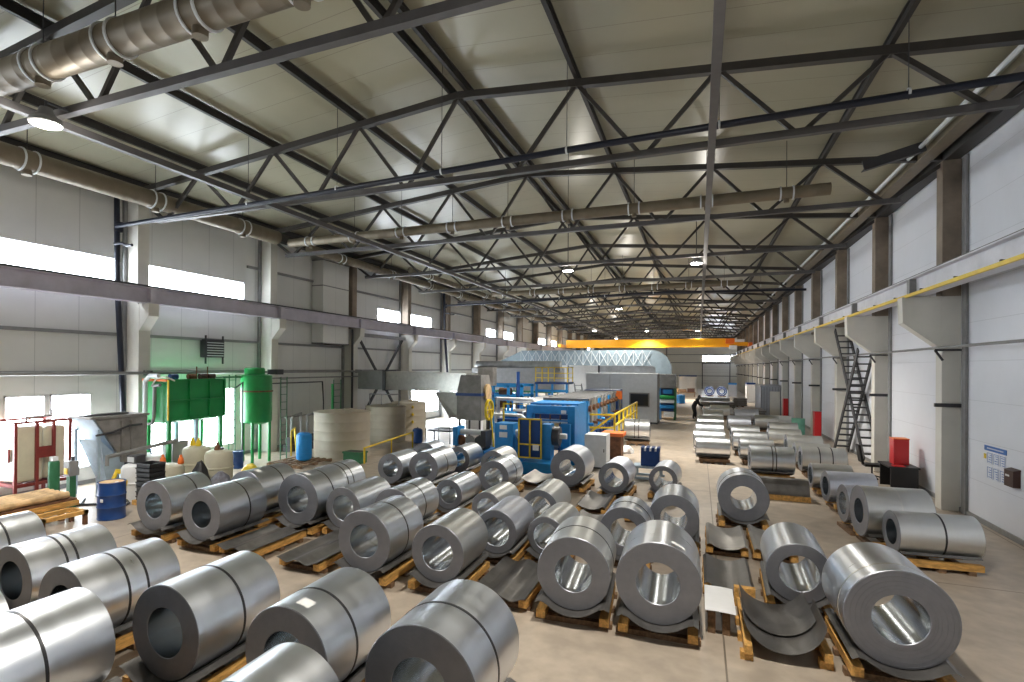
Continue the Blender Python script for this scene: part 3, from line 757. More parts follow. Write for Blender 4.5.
def hopper():
    t = thing('plate_settler', (-10, 10.7, 0), 'steel plate settler with sloping blue-grey hopper side on legs, left of the green tank', 'settler')
    y0, y1 = 9.9, 11.5; x0, x1 = -11.0, -10.0
    part(MB().prism([(9.92, 2.2), (11.5, 2.2), (11.5, .95), (10.75, .85)], 'x', x0, x1), 'body', STAIND, t)
    # sloping front plate and lower cone
    part(MB().add([(x0, 9.87, 2.22), (x1, 9.87, 2.22), (x1, 10.75, .83), (x0, 10.75, .83), (x0, 9.92, 2.24), (x1, 9.92, 2.24), (x1, 10.8, .85), (x0, 10.8, .85)],
                  [(0, 1, 2, 3), (7, 6, 5, 4), (0, 4, 5, 1), (1, 5, 6, 2), (2, 6, 7, 3), (3, 7, 4, 0)]), 'sloping_plate', BLUEG, t)
    part(MB().add([(x0, 10.1, 1.6), (x1 + .0, 10.1, 1.6), (x1, 10.8, .84), (x0, 10.8, .84), (-10.6, 10.5, .15), (-10.3, 10.5, .15), (-10.3, 10.7, .15), (-10.6, 10.7, .15)],
                  [(0, 1, 5, 4), (1, 2, 6, 5), (2, 3, 7, 6), (3, 0, 4, 7), (4, 5, 6, 7), (3, 2, 1, 0)]), 'cone', BLUEG, t)
    part(MB().beam((x1, 9.87, 2.24), (x1, 11.55, 2.24), .08, .06).beam((x0, 9.87, 2.24), (x0, 11.55, 2.24), .08, .06).beam((x0, 9.87, 2.24), (x1, 9.87, 2.24), .08, .06).beam((x0, 11.5, 2.24), (x1, 11.5, 2.24), .08, .06), 'rim', STAIND, t)
    for x, y in ((x0, 10.05), (x1, 10.05), (x0, 11.4), (x1, 11.4)):
        part(MB().beam((x, y, 0), (x, y, 1.9 if y < 11 else 1.), .08, .08), 'leg', BLUEG, t)
    part(MB().path([(x1 + .05, 9.95, 1.75), (x1 + .07, 10.4, 1.8), (x1 + .07, 10.9, 1.95), (x1 + .05, 11.3, 1.95)], .03), 'pipe', DARK, t)
    for y in (10.7, 11.0): part(MB().beam((x1 + .03, y, .9), (x1 + .03, y, 2.1), .05, .05), 'rib', STAIND, t)
    part(MB().beam((x1 - .5, 9.9, 2.28), (x1 - .5, 11.2, 2.28), .2, .05), 'walk_plate', DARK, t)
    part(MB().path([(x1 + .3, 10.1, 1.15), (x1 + .3, 11.2, 1.25), (x1 + .3, 12.3, 1.35)], .06), 'outlet_pipe', GREY, t)
    part(MB().tube((x1 + .3, 10.1, .9), (x1 + .3, 10.1, 1.2), .05, 10), 'pipe_leg', GREY, t)
hopper()
def green_tank():
    t = thing('green_settling_tank', (-10.65, 13.7, 0), 'rectangular bright green steel tank on legs against the left wall', 'tank')
    x0, x1, y0, y1, z0, z1 = -11.35, -10.22, 12.37, 14.62, 1.95, 3.25
    part(MB().box(x0, x1, y0, y1, z0, z1), 'tank_body', GREEN, t)
    part(MB().prism([(x0 + .1, z0), (x1 - .1, z0), (x1 - .3, z0 - .12), (x0 + .3, z0 - .12)], 'y', y0 + .1, y1 - .1), 'tapered_bottom', GREEN, t)
    for z in (z1, z0 + .62, z0):
        part(MB().beam((x1 + .03, y0, z), (x1 + .03, y1, z), .06, .06), 'stiffening_rail', GREEN, t)
    part(MB().beam((x0, y0 - .03, z1), (x1, y0 - .03, z1), .08, .08), 'stiffening_rail', ORANGE, t)
    for y in (y0 + .02, y0 + .8, y0 + 1.6, y1 - .02): part(MB().beam((x1 + .03, y, z0), (x1 + .03, y, z1), .06, .06), 'stiffening_post', GREEN, t)
    part(MB().beam((x1 + .05, y0 - .03, z0), (x1 + .05, y0 - .03, z1), .04, .04), 'edge_strip', YELLOW, t)
    for x, y in ((x0 + .1, y0 + .1), (x1 - .08, y0 + .1), (x0 + .1, y1 - .1), (x1 - .08, y1 - .1), (x0 + .1, 13.5), (x1 - .08, 13.5)):
        part(MB().beam((x, y, 0), (x, y, z0), .12, .12), 'leg', GREEN if y != 13.5 else BLUEG, t)
    for i, (y, c) in enumerate(((12.8, BLUED), (13.5, RUST), (13.95, BROWN), (14.3, BROWN))):
        m = MB().tube((x1 - .3, y - .14, z1 + .11), (x1 - .3, y + .14, z1 + .11), .09, 14).box(x1 - .4, x1 - .2, y - .1, y + .1, z1, z1 + .06)
        part(m, 'pump_motor', c, t)
    for y in (13.7, 14.15): part(MB().tube((x1 - .3, y, z1), (x1 - .3, y, z1 + .45), .02, 8), 'vent_rod', RUST, t)
    part(MB().path([(x1 + .12, y0 + .15, z1 - .02), (x1 + .02, y0 - .1, z1 + .12), (x1 - .35, y0 - .16, z1 + .05), (x1 - .6, y0 - .12, z1 - .2)], .025), 'hose', CREAM, t)
    part(MB().path([(x1 - .1, y0 - .25, z1 + .15), (x1 - .5, y0 - .25, z1 + .15), (x1 - .72, y0 - .25, z1 - .02), (x1 - .72, y0 - .25, z0)], .07, 12), 'vertical_pipe', LGREY, t)
    part(MB().path([(x1 - .1, y0 - .2, z1 - .15), (x1 - .35, y0 - .2, z1 - .18), (x1 - .38, y0 - .2, z0 + .1), (x1 - .45, y0 - .2, z0 - .1), (x1 - .65, y0 - .2, z0 - .12)], .05, 10), 'elbow_pipe', GREY, t)
green_tank()
def ladder_mb(x, y0, y1, z0, z1, step=.3, w=.03):
    m = MB()
    for y in (y0, y1): m.beam((x, y, z0), (x, y, z1), w, w)
    z = z0 + .2
    while z < z1: m.beam((x, y0, z), (x, y1, z), w * .7, w * .7); z += step
    return m
def green_cyl():
    cx, cy = -10.4, 16.35
    t = thing('green_reaction_tank', (cx, cy, 0), 'upright cylindrical green tank on legs, right of the rectangular green tank', 'tank')
    part(MB().lathe([(0, 1.48), (.3, 1.46), (.56, 1.55), (.58, 1.6), (.58, 3.3), (.56, 3.36), (.4, 3.40), (0, 3.42)], (cx, cy, 0), n=40), 'tank_body', GREEN, t)
    part(MB().lathe([(.38, 3.38), (.38, 3.62), (.34, 3.66), (0, 3.68)], (cx - .05, cy - .05, 0), n=28), 'top_dome', GREEN, t)
    part(MB().lathe([(.58, 2.72), (.61, 2.72), (.61, 2.78), (.58, 2.78)], (cx, cy, 0), n=40, closed=True), 'band', RUST, t)
    for a in range(4):
        an = a * pi / 2 + .5
        part(MB().tube((cx + .5 * cos(an), cy + .5 * sin(an), 0), (cx + .5 * cos(an), cy + .5 * sin(an), 1.58), .06, 12), 'leg', GREEN, t)
    part(MB().box(cx + .25, cx + .75, cy + .3, cy + .65, 3.4, 3.6), 'gear_motor', DARK, t)
    part(ladder_mb(cx - .1, cy - 1.25, cy - .95, 0, 3.4), 'ladder', GREEND, t)
    part(MB().path([(cx - .1, cy - .95, 2.9), (cx + .1, cy - .8, 3.1), (cx + .1, cy - .8, .3)], .03), 'downpipe', DARK, t)
    part(MB().beam((cx - .6, cy - 1.4, 3.3), (cx - .6, cy + .2, 3.3), .05, .05).beam((cx - .2, cy - 1.4, 3.3), (cx - .2, cy + .2, 3.3), .05, .05), 'walkway_rail', GREEND, t)
    part(ladder_mb(cx + .75, cy + .5, cy + .85, 0, 3.3), 'side_ladder', GREEND, t)
    part(MB().path([(cx + .85, cy + 1.0, .1), (cx + .85, cy + 1.0, 1.1), (cx + .9, cy + 1.15, 1.2), (cx + .95, cy + 1.2, .1)], .03), 'yellow_hose', YELLOW, t)
green_cyl()
tt = thing('access_ladder', (-10.4, 21.2, 0), 'green access ladder standing left of the nearest beige tank', 'ladder')
part(ladder_mb(-10.4, 21.2, 21.75, 0, 3.1), 'rails_and_rungs', GREEND, tt)
part(MB().beam((-10.4, 21.1, 0), (-10.4, 21.1, 2.9), .07, .07), 'post', GREEN, tt)
t = thing('pump_skid', (-10.8, 19.6, 0), 'cluster of dark pumps and valves on the floor left of the beige tanks', 'pump')
for i, (x, y) in enumerate(((-10.9, 18.9), (-10.7, 19.7), (-10.9, 20.5))):
    part(MB().tube((x, y - .2, .45), (x, y + .3, .45), .17, 16).box(x - .2, x + .2, y - .3, y + .3, 0, .3), 'pump', DARK, t)
    part(MB().path([(x, y, .5), (x, y, 1.5), (x, y + .6, 1.6), (x, y + .6, .6)], .05), 'riser_pipe', GREY, t)
part(MB().path([(-10.9, 18.5, 1.5), (-10.9, 21, 1.5)], .04), 'manifold', GREY, t)

def round_tank(cx, cy, r, h, label, extras=True):
    t = thing('beige_storage_tank', (cx, cy, 0), label, 'tank', 'round beige tanks')
    prof = [(0, .0), (r, 0)]
    for z in [i * h / 5 for i in range(1, 5)]: prof += [(r, z - .02), (r + .008, z), (r, z + .02)]
    prof += [(r, h - .05), (r + .02, h - .05), (r + .02, h), (r - .1, h + .02), (0, h + .10)]
    part(MB().lathe(prof, (cx, cy, 0), n=56), 'tank_shell', TANKB, t)
    part(MB().lathe([(0, 0), (.3, 0), (.3, .06), (0, .1)], (cx + r * .3, cy, h + .05), n=20), 'manhole', TANKB, t)
    return t
round_tank(-8.2, 18.9, 1.15, 1.85, 'nearest and widest beige round tank, behind the bright blue tank')
t = round_tank(-9.0, 23.6, 1.0, 1.75, 'middle beige round tank with a diagonal shadow')
t = round_tank(-9.35, 26.6, .95, 1.75, 'farthest beige round tank with three yellow valves')
for z in (.75, 1.15, 1.55):
    part(MB().tube((-8.75, 25.9, z), (-8.6, 25.7, z), .06, 10).beam((-8.6, 25.7, z - .1), (-8.6, 25.7, z + .1), .03, .03), 'valve', YELLOW, t)
# handrails on the tank tops
t = thing('tank_guard_rail', (-8.3, 24, 1.9), 'thin grey guard rail on top of the middle beige tanks', 'guard rail')
part(MB().path([(-9.7, 23.2, 1.75), (-9.7, 23.2, 2.35), (-8.3, 23.2, 2.35), (-8.3, 23.7, 2.35), (-8.3, 23.7, 1.75)], .025), 'rail', GREY, t)
part(MB().tube((-9., 23.2, 1.75), (-9., 23.2, 2.35), .02, 8), 'post', GREY, t)

# drums, tubs, tanks
def drum(x, y, r, h, ma, label, name='steel_drum', cat='drum', z=0, top=None):
    t = thing(name, (x, y, z), label, cat)
    prof = [(0, 0), (r, 0), (r + .012, .02), (r, .04)]
    for f in (.33, .66): prof += [(r, h * f - .025), (r + .015, h * f), (r, h * f + .025)]
    prof += [(r, h - .03), (r + .012, h - .015), (r + .006, h), (r - .015, h), (r - .02, h - .02), (0, h - .02)]
    part(MB().lathe(prof, (x, y, z), n=36), 'shell', ma, t)
    part(MB().lathe([(0, 0), (.04, 0), (.04, .02), (0, .025)], (x + r * .6, y, z + h - .02), n=12), 'bung', top or LGREY, t)
    return t
d = drum(-7.62, 8.85, .3, .9, BLUED, 'dark blue steel drum standing on the floor at left, tan top')
part(MB().lathe([(0, 0), (.26, 0), (.26, .006), (0, .008)], (-7.62, 8.85, .885), n=28), 'lid', LOG, d)
part(MB().box(-7.57, -7.49, 8.54, 8.56, .45, .52), 'label', WHITE, d)
def bullet(x, y, r, h, ma, label, z=0):
    t = thing('pressure_tank', (x, y, z), label, 'tank')
    prof = [(0, 0), (r * .7, .02), (r * .95, .08), (r, .16), (r, h - .16), (r * .95, h - .07), (r * .6, h - .01), (0, h)]
    part(MB().lathe(prof, (x, y, z), n=32), 'shell', ma, t)
    part(MB().lathe([(r, 0), (r + .01, 0), (r + .01, .03), (r, .03)], (x, y, z + h * .25), n=32, closed=True), 'seam_ring', ma, t)
    part(MB().tube((x, y, z + h - .01), (x, y, z + h + .06), .04, 10), 'fitting', GREY, t)
bullet(-8.27, 16.6, .29, 1.08, BLUEL, 'bright blue upright pressure tank on a pallet by the beige tank', .13)
bullet(-7.0, 23.3, .25, .75, BLUED, 'small dark blue upright tank at the right end of the beige tanks')
def pallet(x, y, w, l, label, ma=WOODD):
    t = thing('wooden_pallet', (x, y, 0), label, 'pallet')
    for i in range(3): part(MB().box(x - w / 2, x + w / 2, y - l / 2 + i * (l - .1) / 2, y - l / 2 + i * (l - .1) / 2 + .1, 0, .09), 'bearer', ma, t)
    for i in range(6): part(MB().box(x - w / 2 + i * (w - .11) / 5, x - w / 2 + i * (w - .11) / 5 + .11, y - l / 2, y + l / 2, .091, .12), 'deck_board', ma, t)
pallet(-8.45, 16.6, 1.6, 1.8, 'worn wooden pallet under the bright blue tank')
drum(-9.9, 14.95, .2, .62, BLUED, 'small blue drum with pale lid under the green tanks', z=0)
def tub(x, y, r, h, ma, label, cap=True, bottles=()):
    t = thing('plastic_dosing_tank', (x, y, 0), label, 'tank', 'plastic chemical tanks under the green tank')
    prof = [(0, 0), (r, 0), (r, h * .45), (r + .02, h * .47), (r + .02, h * .5), (r, h * .52), (r, h * .85), (r * .9, h * .94), (r * .5, h), (0, h)]
    part(MB().lathe(prof, (x, y, 0), n=36), 'shell', ma, t)
    if cap: part(MB().lathe([(0, 0), (r * .35, 0), (r * .35, .06), (0, .07)], (x, y, h), n=20), 'lid', BLACK, t)
    for (dx, dy, ma2) in bottles:
        part(MB().lathe([(0, 0), (.08, 0), (.09, .05), (.07, .16), (.04, .2), (.04, .26), (0, .27)], (x + dx, y + dy, h - .01), n=14), 'dosing_pump', ma2, t)
tub(-8.40, 12.75, .42, 1.08, PLAST, 'cream ribbed plastic tank with a brown dosing pump behind the second row coils', True, ((.05, -.1, RUST),))
tub(-9.55, 12.9, .42, 1.12, PLAST, 'cream plastic tank with two yellow dosing pumps', False, ((-.12, -.05, YELLOW), (.14, -.05, YELLOW)))
tub(-8.85, 11.35, .42, .82, MINT if 0 else PLAST, 'greenish cream tank with two orange dosing pumps near the settler', False, ((-.25, 0, ORANGE), (.25, .2, ORANGE)))
tub(-8.9, 10.45, .42, 1.0, WHITE, 'white round plastic tank with a small grey motor on top, behind the blue drum', False)
t = thing('small_motor', (-8.75, 10.35, 1.0), 'small grey boxed motor on the white plastic tank', 'motor')
part(MB().box(-9.1, -8.75, 10.25, 10.55, 1.0, 1.22), 'housing', DARK, t); part(MB().box(-9.05, -8.8, 10.23, 10.25, 1.04, 1.18), 'face_plate', LGREY, t)
t = thing('equipment_cabinet', (-10.4, 13.1, 0), 'dark grey box standing between the dosing tanks', 'cabinet')
part(MB().box(-10.9, -10.4, 12.7, 13.3, .1, 1.2), 'body', GREY, t); part(MB().box(-10.85, -10.45, 12.73, 13.25, 0, .1), 'plinth', DARK, t)
t = thing('sack', (-10.6, 12.0, 0), 'white bulk sack beside the grey box under the green tank', 'sack')
m = MB().lathe([(0, 0), (.42, 0), (.50, .2), (.5, .6), (.40, .85), (.2, .92), (0, .9)], (-10.6, 12.0, 0), n=14); o = part(m, 'body', WHITE, t)
part(MB().path([(-10.8, 12.0, .85), (-10.75, 12.0, 1.05), (-10.5, 12.0, 1.05), (-10.45, 12.0, .85)], .02), 'handle', BLUED, t)
# heap things behind the second row
def blob(name, x, y, r, h, ma, label, cat, seed=1, z=0):
    rnd = random.Random(seed); m = MB(); n = 14; rings = []
    for j in range(5):
        f = j / 4; rr = r * sqrt(max(.04, 1 - f ** 2 * .93))
        rings.append([(x + rr * cos(2 * pi * i / n) * rnd.uniform(.8, 1.15), y + rr * sin(2 * pi * i / n) * rnd.uniform(.8, 1.15), z + h * f * rnd.uniform(.9, 1.05)) for i in range(n)])
    vs = [v for rg in rings for v in rg]; fs = [(j * n + i, j * n + (i + 1) % n, (j + 1) * n + (i + 1) % n, (j + 1) * n + i) for j in range(4) for i in range(n)]
    fs += [tuple(range(n))[::-1], tuple(range(4 * n, 5 * n))]
    m.add(vs, fs); return tag(m.build(name, ma), label, cat)
blob('refuse_bag', -8.15, 11.85, .3, .85, BLACK, 'black plastic bag behind the second row coil', 'bag', 3)
blob('cloth_heap', -7.6, 12.1, .35, .55, RAGS, 'heap of crumpled grey cloth behind the second row coils', 'cloth', 4)
blob('yellow_sack', -8.65, 14.3, .3, .35, YELLOW, 'yellow plastic sack on the floor near the green cylinder legs', 'sack', 5)
blob('cardboard_scrap', -7.9, 11.2, .28, .4, CARD, 'crumpled brown cardboard beside the grey cloth', 'cardboard', 6)
# crates
for i in range(8):
    t = thing('plastic_crate', (-7.85, 10.2, .12 + i * .125), 'black plastic crate, number %s from the floor in the stack behind the blue drum' % ['one', 'two', 'three', 'four', 'five', 'six', 'seven', 'eight'][i], 'crate', 'stacked black crates')
    j = random.uniform(-.015, .015); z = .12 + i * .125; a = 0.0
    x0, x1, y0, y1 = -8.28 + j, -7.76 + j, 9.95, 10.4
    part(MB().box(x0, x1, y0, y1, z, z + .02).box(x0, x0 + .02, y0, y1, z, z + .118).box(x1 - .02, x1, y0, y1, z, z + .118).box(x0, x1, y0, y0 + .02, z, z + .118).box(x0, x1, y1 - .02, y1, z, z + .118), 'shell', BLACK, t)
    part(MB().box(x0 - .015, x1 + .015, y0 - .015, y0, z + .085, z + .112).box(x1, x1 + .015, y0, y1, z + .085, z + .112), 'rim', BLACK, t)
pallet(-8.02, 10.18, .7, .58, 'small wooden pallet under the black crate stack', WOOD)
# trolley with rough timber
t = thing('timber_trolley', (-8.9, 7.6, 0), 'rusty low steel trolley with plank deck at the left edge', 'trolley')
part(MB().box(-9.35, -8.35, 5.6, 8.5, .42, .50), 'deck', RUST, t)
for y in (5.9, 8.2):
    for x in (-9.25, -8.45): part(MB().beam((x, y, 0), (x, y, .42), .1, .1), 'leg', RUST, t)
part(MB().beam((-8.3, 5.6, .40), (-8.3, 8.5, .40), .05, .12), 'side_rail', WOOD, t)
for i in range(5):
    x = -9.22 + i * .19; l0 = 5.7 + random.uniform(0, .3)
    m = MB(); N = 10; prof = []
    for k in range(N + 1):
        prof.append((.085 + .012 * sin(k * 2.1 + i), (8.35 - l0) * k / N))
    m.lathe([(0, 0)] + prof + [(0, 8.35 - l0)], (x, l0, .595), axis='y', n=10)
    tag(m.build('timber_log', LOG), 'pale rough timber log on the rusty trolley, %s from the aisle side' % ['fifth', 'fourth', 'third', 'second', 'first'][i], 'log', 'timber logs on the trolley')
t = thing('timber_stand', (-8.0, 8.3, 0), 'low yellow-brown timber and steel stand beside the trolley', 'stand')
part(MB().box(-8.2, -7.6, 7.3, 7.4, .25, .34).box(-8.2, -7.6, 8.2, 8.3, .25, .34).box(-8.2, -8.1, 7.3, 8.3, .25, .34).box(-7.7, -7.6, 7.3, 8.3, .25, .34), 'frame', WOOD, t)
for x in (-8.15, -7.65):
    for y in (7.35, 8.25): part(MB().beam((x, y, 0), (x, y, .25), .08, .08), 'leg', RUST, t)
t = thing('control_pillar', (-8.85, 8.75, 0), 'green control pillar with grey box and yellow sticker by the trolley', 'control post')
part(MB().box(-9.03, -8.9, 8.65, 8.8, 0, .95), 'post', GREEND, t); part(MB().box(-9.06, -8.84, 8.6, 8.84, .95, 1.32), 'switch_box', GREY, t)
part(MB().box(-9.02, -8.90, 8.58, 8.6, 1.0, 1.15), 'sticker', YELLOW, t); part(MB().tube((-8.95, 8.75, 1.32), (-8.95, 8.75, 1.42), .04, 10), 'knob', DARK, t)
t = thing('green_cylinder', (-10.15, 9.0, 0), 'dull green gas cylinder between the caged tank and the control pillar', 'cylinder')
part(MB().lathe([(0, 0), (.13, 0), (.13, 1.13), (.11, 1.18), (0, 1.19)], (-10.15, 9.0, 0), n=24), 'shell', GREEND, t)
part(MB().box(-10.22, -10.08, 8.93, 9.07, 1.19, 1.3), 'valve_box', WHITE, t)
t = thing('step_trestle', (-9.2, 10.1, 0), 'small yellow tubular trestle on the floor near the settler', 'trestle')
part(MB().path([(-9.4, 9.8, .02), (-9.6, 10.3, .75), (-9.2, 10.5, .75), (-8.9, 10.0, .02)], .03), 'tube_frame', YELLOW, t)
part(MB().path([(-9.0, 9.6, .02), (-9.3, 10.1, .75), (-8.9, 10.2, .75), (-8.5, 9.6, .02)], .03), 'tube_frame', YELLOW, t)
tag(MB().path([(-9.6, 9.2, .03), (-9.1, 9.5, .03), (-8.9, 10.1, .03), (-8.5, 9.9, .03), (-8.2, 9.5, .03), (-8.3, 9.1, .03)], .03).build('floor_hose', BLACK), 'black hose lying on the floor left of the blue drum', 'hose')
tag(MB().path([(-10.1, 7.4, .03), (-9.7, 8.3, .03), (-9.5, 9.3, .03), (-10., 9.7, .03)], .03).build('floor_hose', BLACK), 'black hose lying below the caged tank', 'hose')
# green bin and yellow handrail by the tanks
t = thing('waste_bin', (-6.75, 17.6, 0), 'dark green open bin beside the yellow handrail', 'bin')
part(MB().box(-7.05, -6.3, 17.4, 17.9, 0, .42).box(-7.08, -6.27, 17.37, 17.93, .38, .44), 'body', GREEND, t); part(MB().box(-7.0, -6.35, 17.45, 17.85, .44, .445), 'contents', DARK, t)
t = thing('yellow_handrail', (-6.8, 18, 0), 'low yellow handrail beside the beige tanks', 'handrail')
part(MB().path([(-6.15, 17.5, .02), (-6.15, 17.5, .62), (-6.5, 21.9, .72), (-6.5, 21.9, .02)], .035), 'top_rail', YELLOW, t)
part(MB().tube((-6.35, 19.8, 0), (-6.35, 19.8, .66), .03, 8), 'post', YELLOW, t)
t = thing('pipe_guard', (-6.0, 23.6, 0), 'thin dark tube guard right of the small dark blue tank', 'guard rail')
part(MB().path([(-6.7, 23.6, .02), (-6.7, 23.6, .7), (-5.4, 23.6, .8), (-5.4, 23.6, .02)], .025), 'rail', DARK, t)
part(MB().tube((-6.0, 23.6, 0), (-6.0, 23.6, .75), .02, 8), 'post', DARK, t)

# silver duct and fume box
t = thing('extraction_duct', (-7, 24, 2.5), 'wide silver rectangular extraction duct leading to the blue machines', 'duct')
part(MB().box(-10.9, -9.4, 23.9, 24.9, 2.55, 3.5), 'end_box', GREY, t)
part(MB().box(-9.38, -9.22, 23.85, 24.95, 2.5, 3.55), 'joint', DARK, t)
part(MB().add([(-9.22, 23.9, 2.55), (-4.12, 22.6, 2.62), (-4.12, 22.6, 3.45), (-9.22, 23.9, 3.5), (-9.22, 24.9, 2.55), (-4.12, 24.0, 2.62), (-4.12, 24.0, 3.45), (-9.22, 24.9, 3.5)],
              [(0, 1, 2, 3), (7, 6, 5, 4), (0, 4, 5, 1), (1, 5, 6, 2), (2, 6, 7, 3), (3, 7, 4, 0)]), 'duct_run', FOIL, t)
part(MB().add([(-5.9, 22.9, 2.55), (-4.6, 22.5, 2.55), (-4.6, 23.6, 2.55), (-5.9, 23.9, 2.55), (-4.9, 22.4, 1.45), (-4.25, 22.1, 1.45), (-4.25, 23.2, 1.45), (-4.9, 23.4, 1.45)],
              [(0, 1, 5, 4), (1, 2, 6, 5), (2, 3, 7, 6), (3, 0, 4, 7), (4, 5, 6, 7), (3, 2, 1, 0)]), 'sloping_elbow', FOIL, t)
t = thing('fume_hood', (-3.5, 22, 0), 'dark grimy steel fume box on thin legs at the end of the silver duct', 'fume box')
part(MB().box(-4.1, -2.95, 21.5, 22.8, 1.45, 2.5), 'lower_box', STAIND, t)
part(MB().box(-4.11, -2.9, 21.4, 22.9, 2.5, 2.62), 'flange', BLUED, t)
part(MB().add([(-4.1, 21.5, 2.62), (-2.95, 21.5, 2.62), (-2.95, 22.8, 2.62), (-4.1, 22.8, 2.62), (-4.05, 21.8, 3.4), (-3.1, 21.8, 3.4), (-3.1, 22.8, 3.4), (-4.05, 22.8, 3.4)],
              [(0, 1, 5, 4), (1, 2, 6, 5), (2, 3, 7, 6), (3, 0, 4, 7), (4, 5, 6, 7), (3, 2, 1, 0)]), 'hood_top', STAIND, t)
part(MB().lathe([(0, 0), (.36, 0), (.36, .1), (0, .1)], (-2.94, 22.1, 2.65), axis='x', n=24), 'fan_disc', LOG, t)
for x in (-4., -3.05):
    for y in (21.6, 22.7): part(MB().beam((x, y, 0), (x, y, 1.45), .07, .07), 'leg', DARK, t)
t = thing('hose_reel', (-2.8, 22.3, 0), 'yellow disc-shaped reel beside the fume box', 'reel')
part(MB().lathe([(.38, -.05), (.45, -.05), (.45, .05), (.38, .05)], (-2.5, 21.3, 1.95), axis='x', n=28, closed=True), 'rim', YELLOW, t)
for a in range(6): part(MB().beam((-2.5, 21.3, 1.95), (-2.5, 21.3 + .4 * cos(a * pi / 3), 1.95 + .4 * sin(a * pi / 3)), .04, .04), 'spoke', YELLOW, t)
part(MB().beam((-2.45, 21.3, 1.95), (-2.25, 21.3, 0), .06, .06), 'stand', YELLOW, t)
def cabinet(x0, x1, y0, y1, z1, ma, label, name='switch_cabinet'):
    t = thing(name, ((x0 + x1) / 2, (y0 + y1) / 2, 0), label, 'cabinet')
    part(MB().box(x0, x1, y0, y1, .06, z1), 'body', ma, t); part(MB().box(x0 + .02, x1 - .02, y0 + .02, y1 - .02, 0, .06), 'plinth', DARK, t)
    part(MB().box(x0 + .03, x1 - .03, y0 - .012, y0, .1, z1 - .03), 'door', ma, t)
    part(MB().box(x1 - .1, x1 - .07, y0 - .03, y0 - .012, z1 * .5, z1 * .5 + .12), 'handle', DARK, t)
cabinet(-5.15, -4.4, 24.9, 25.4, 1.08, WHITE, 'pale grey switch cabinet standing before the dark fume box')
cabinet(1.72, 2.52, 20.3, 21.2, 1.25, LGREY, 'pale grey cabinet right of the blue roll stand')
t = thing('shed_bench', (-5.6, 23.5, 0), 'dark low platform with plates left of the pale switch cabinet', 'bench')
part(MB().box(-6.8, -5.5, 23.9, 25.2, .55, .62), 'top', DARK, t)
for x in (-6.7, -5.6): part(MB().beam((x, 24.5, 0), (x, 24.5, .55), .06, .06), 'leg', DARK, t)

# ------------------------------------------------------------------ roll-forming line
t = thing('uncoiler', (0, 18.8, 0), 'blue uncoiler with floor plinth, pedestal and guarded mandrel at the head of the line', 'machine')
part(MB().box(-.05, 1.0, 18.2, 19.2, 0, .42).box(-1.9, 1.2, 19.2, 20.3, 0, .22), 'plinth', BLUE, t)
part(MB().box(-1.5, -.78, 19.3, 20.1, .2, 1.62), 'pedestal', BLUE, t)
part(MB().prism([(-.78, .2), (-.4, .2), (-.78, 1.3)], 'y', 19.4, 20.0), 'gusset', BLUE, t)
part(MB().box(-1.3, -1.02, 19.285, 19.3, 1.4, 1.56), 'plate', WHITE, t); part(MB().box(-1.32, -1.0, 19.285, 19.3, 1.1, 1.3), 'notice', WHITE, t)
part(MB().tube((-.78, 19.7, 1.2), (-.35, 19.7, 1.2), .18, 20), 'mandrel_hub', LGREY, t)
part(MB().box(-.42, .42, 18.95, 19.0, .45, 1.85), 'guard_panel', BLUED, t)
for x in (-.42, 0, .42): part(MB().beam((x, 18.92, .45), (x, 18.92, 1.88), .05, .05), 'guard_post', YELLOW, t)
for z in (.47, .95, 1.87): part(MB().beam((-.44, 18.92, z), (.44, 18.92, z), .05, .05), 'guard_rail', YELLOW, t)
part(MB().box(.12, .34, 18.88, 18.9, .75, .95), 'notice', WHITE, t)
part(MB().box(.42, .75, 19.0, 19.5, .3, 1.7), 'drive_box', BLUE, t)
part(MB().lathe([(0, 0), (.35, 0), (.35, .25), (0, .25)], (.75, 19.4, 1.25), axis='x', n=28), 'brake_disc', DARK, t)
part(MB().tube((1.0, 19.4, 1.25), (1.25, 19.4, 1.25), .1, 14), 'shaft', LGREY, t)
t = thing('roll_stand', (.5, 21, 0), 'tall blue entry roll stand with portal frame behind the guarded mandrel', 'machine')
part(MB().box(1.0, 1.28, 20.6, 23.0, 0, 2.25), 'side_housing', BLUE, t)
part(MB().box(-.399, .999, 20.58, 20.9, 1.95, 2.25), 'top_beam', BLUE, t)
part(MB().box(-.65, -.4, 20.6, 23.0, 0, 2.25), 'side_housing', BLUE, t)
part(MB().box(-.4, 1.0, 20.92, 20.96, .5, 1.9), 'back_plate', BLUED, t)
for i in range(3): part(MB().tube((-.4, 20.72, .75 + i * .45), (1.0, 20.72, .75 + i * .45), .09, 16), 'roller', LGREY if i else LOG, t)
part(MB().box(-.4, 1.0, 20.6, 20.64, 1.66, 1.72), 'cross_rail', BLUE, t)
for x in (-.1, .3, .7): part(MB().tube((x, 20.66, 1.55), (x, 20.66, 1.9), .03, 8), 'adjusting_screw', RUST, t)
part(MB().box(.75, .95, 20.56, 20.58, 1.97, 2.1), 'plate', WHITE, t)
part(MB().box(.8, 1.15, 20.3, 20.58, .3, 1.6), 'front_post', BLUE, t)
part(MB().add([(.3, 20.2, 1.5), (.8, 20.2, 1.3), (.8, 20.5, 1.35), (.3, 20.5, 1.55)], [(0, 1, 2, 3)]), 'strip_guide', LOG, t)
part(MB().box(-.65, 1.28, 21.2, 22.9, 2.26, 2.32), 'cover', BLUE, t)
t = thing('portal_guard', (-.9, 21, 0), 'yellow tube portal left of the blue roll stand', 'guard')
part(MB().path([(-1.75, 21, 0), (-1.75, 21, 2.25), (-.75, 21, 2.25), (-.75, 21, 1.95)], .04), 'tube_frame', YELLOW, t)
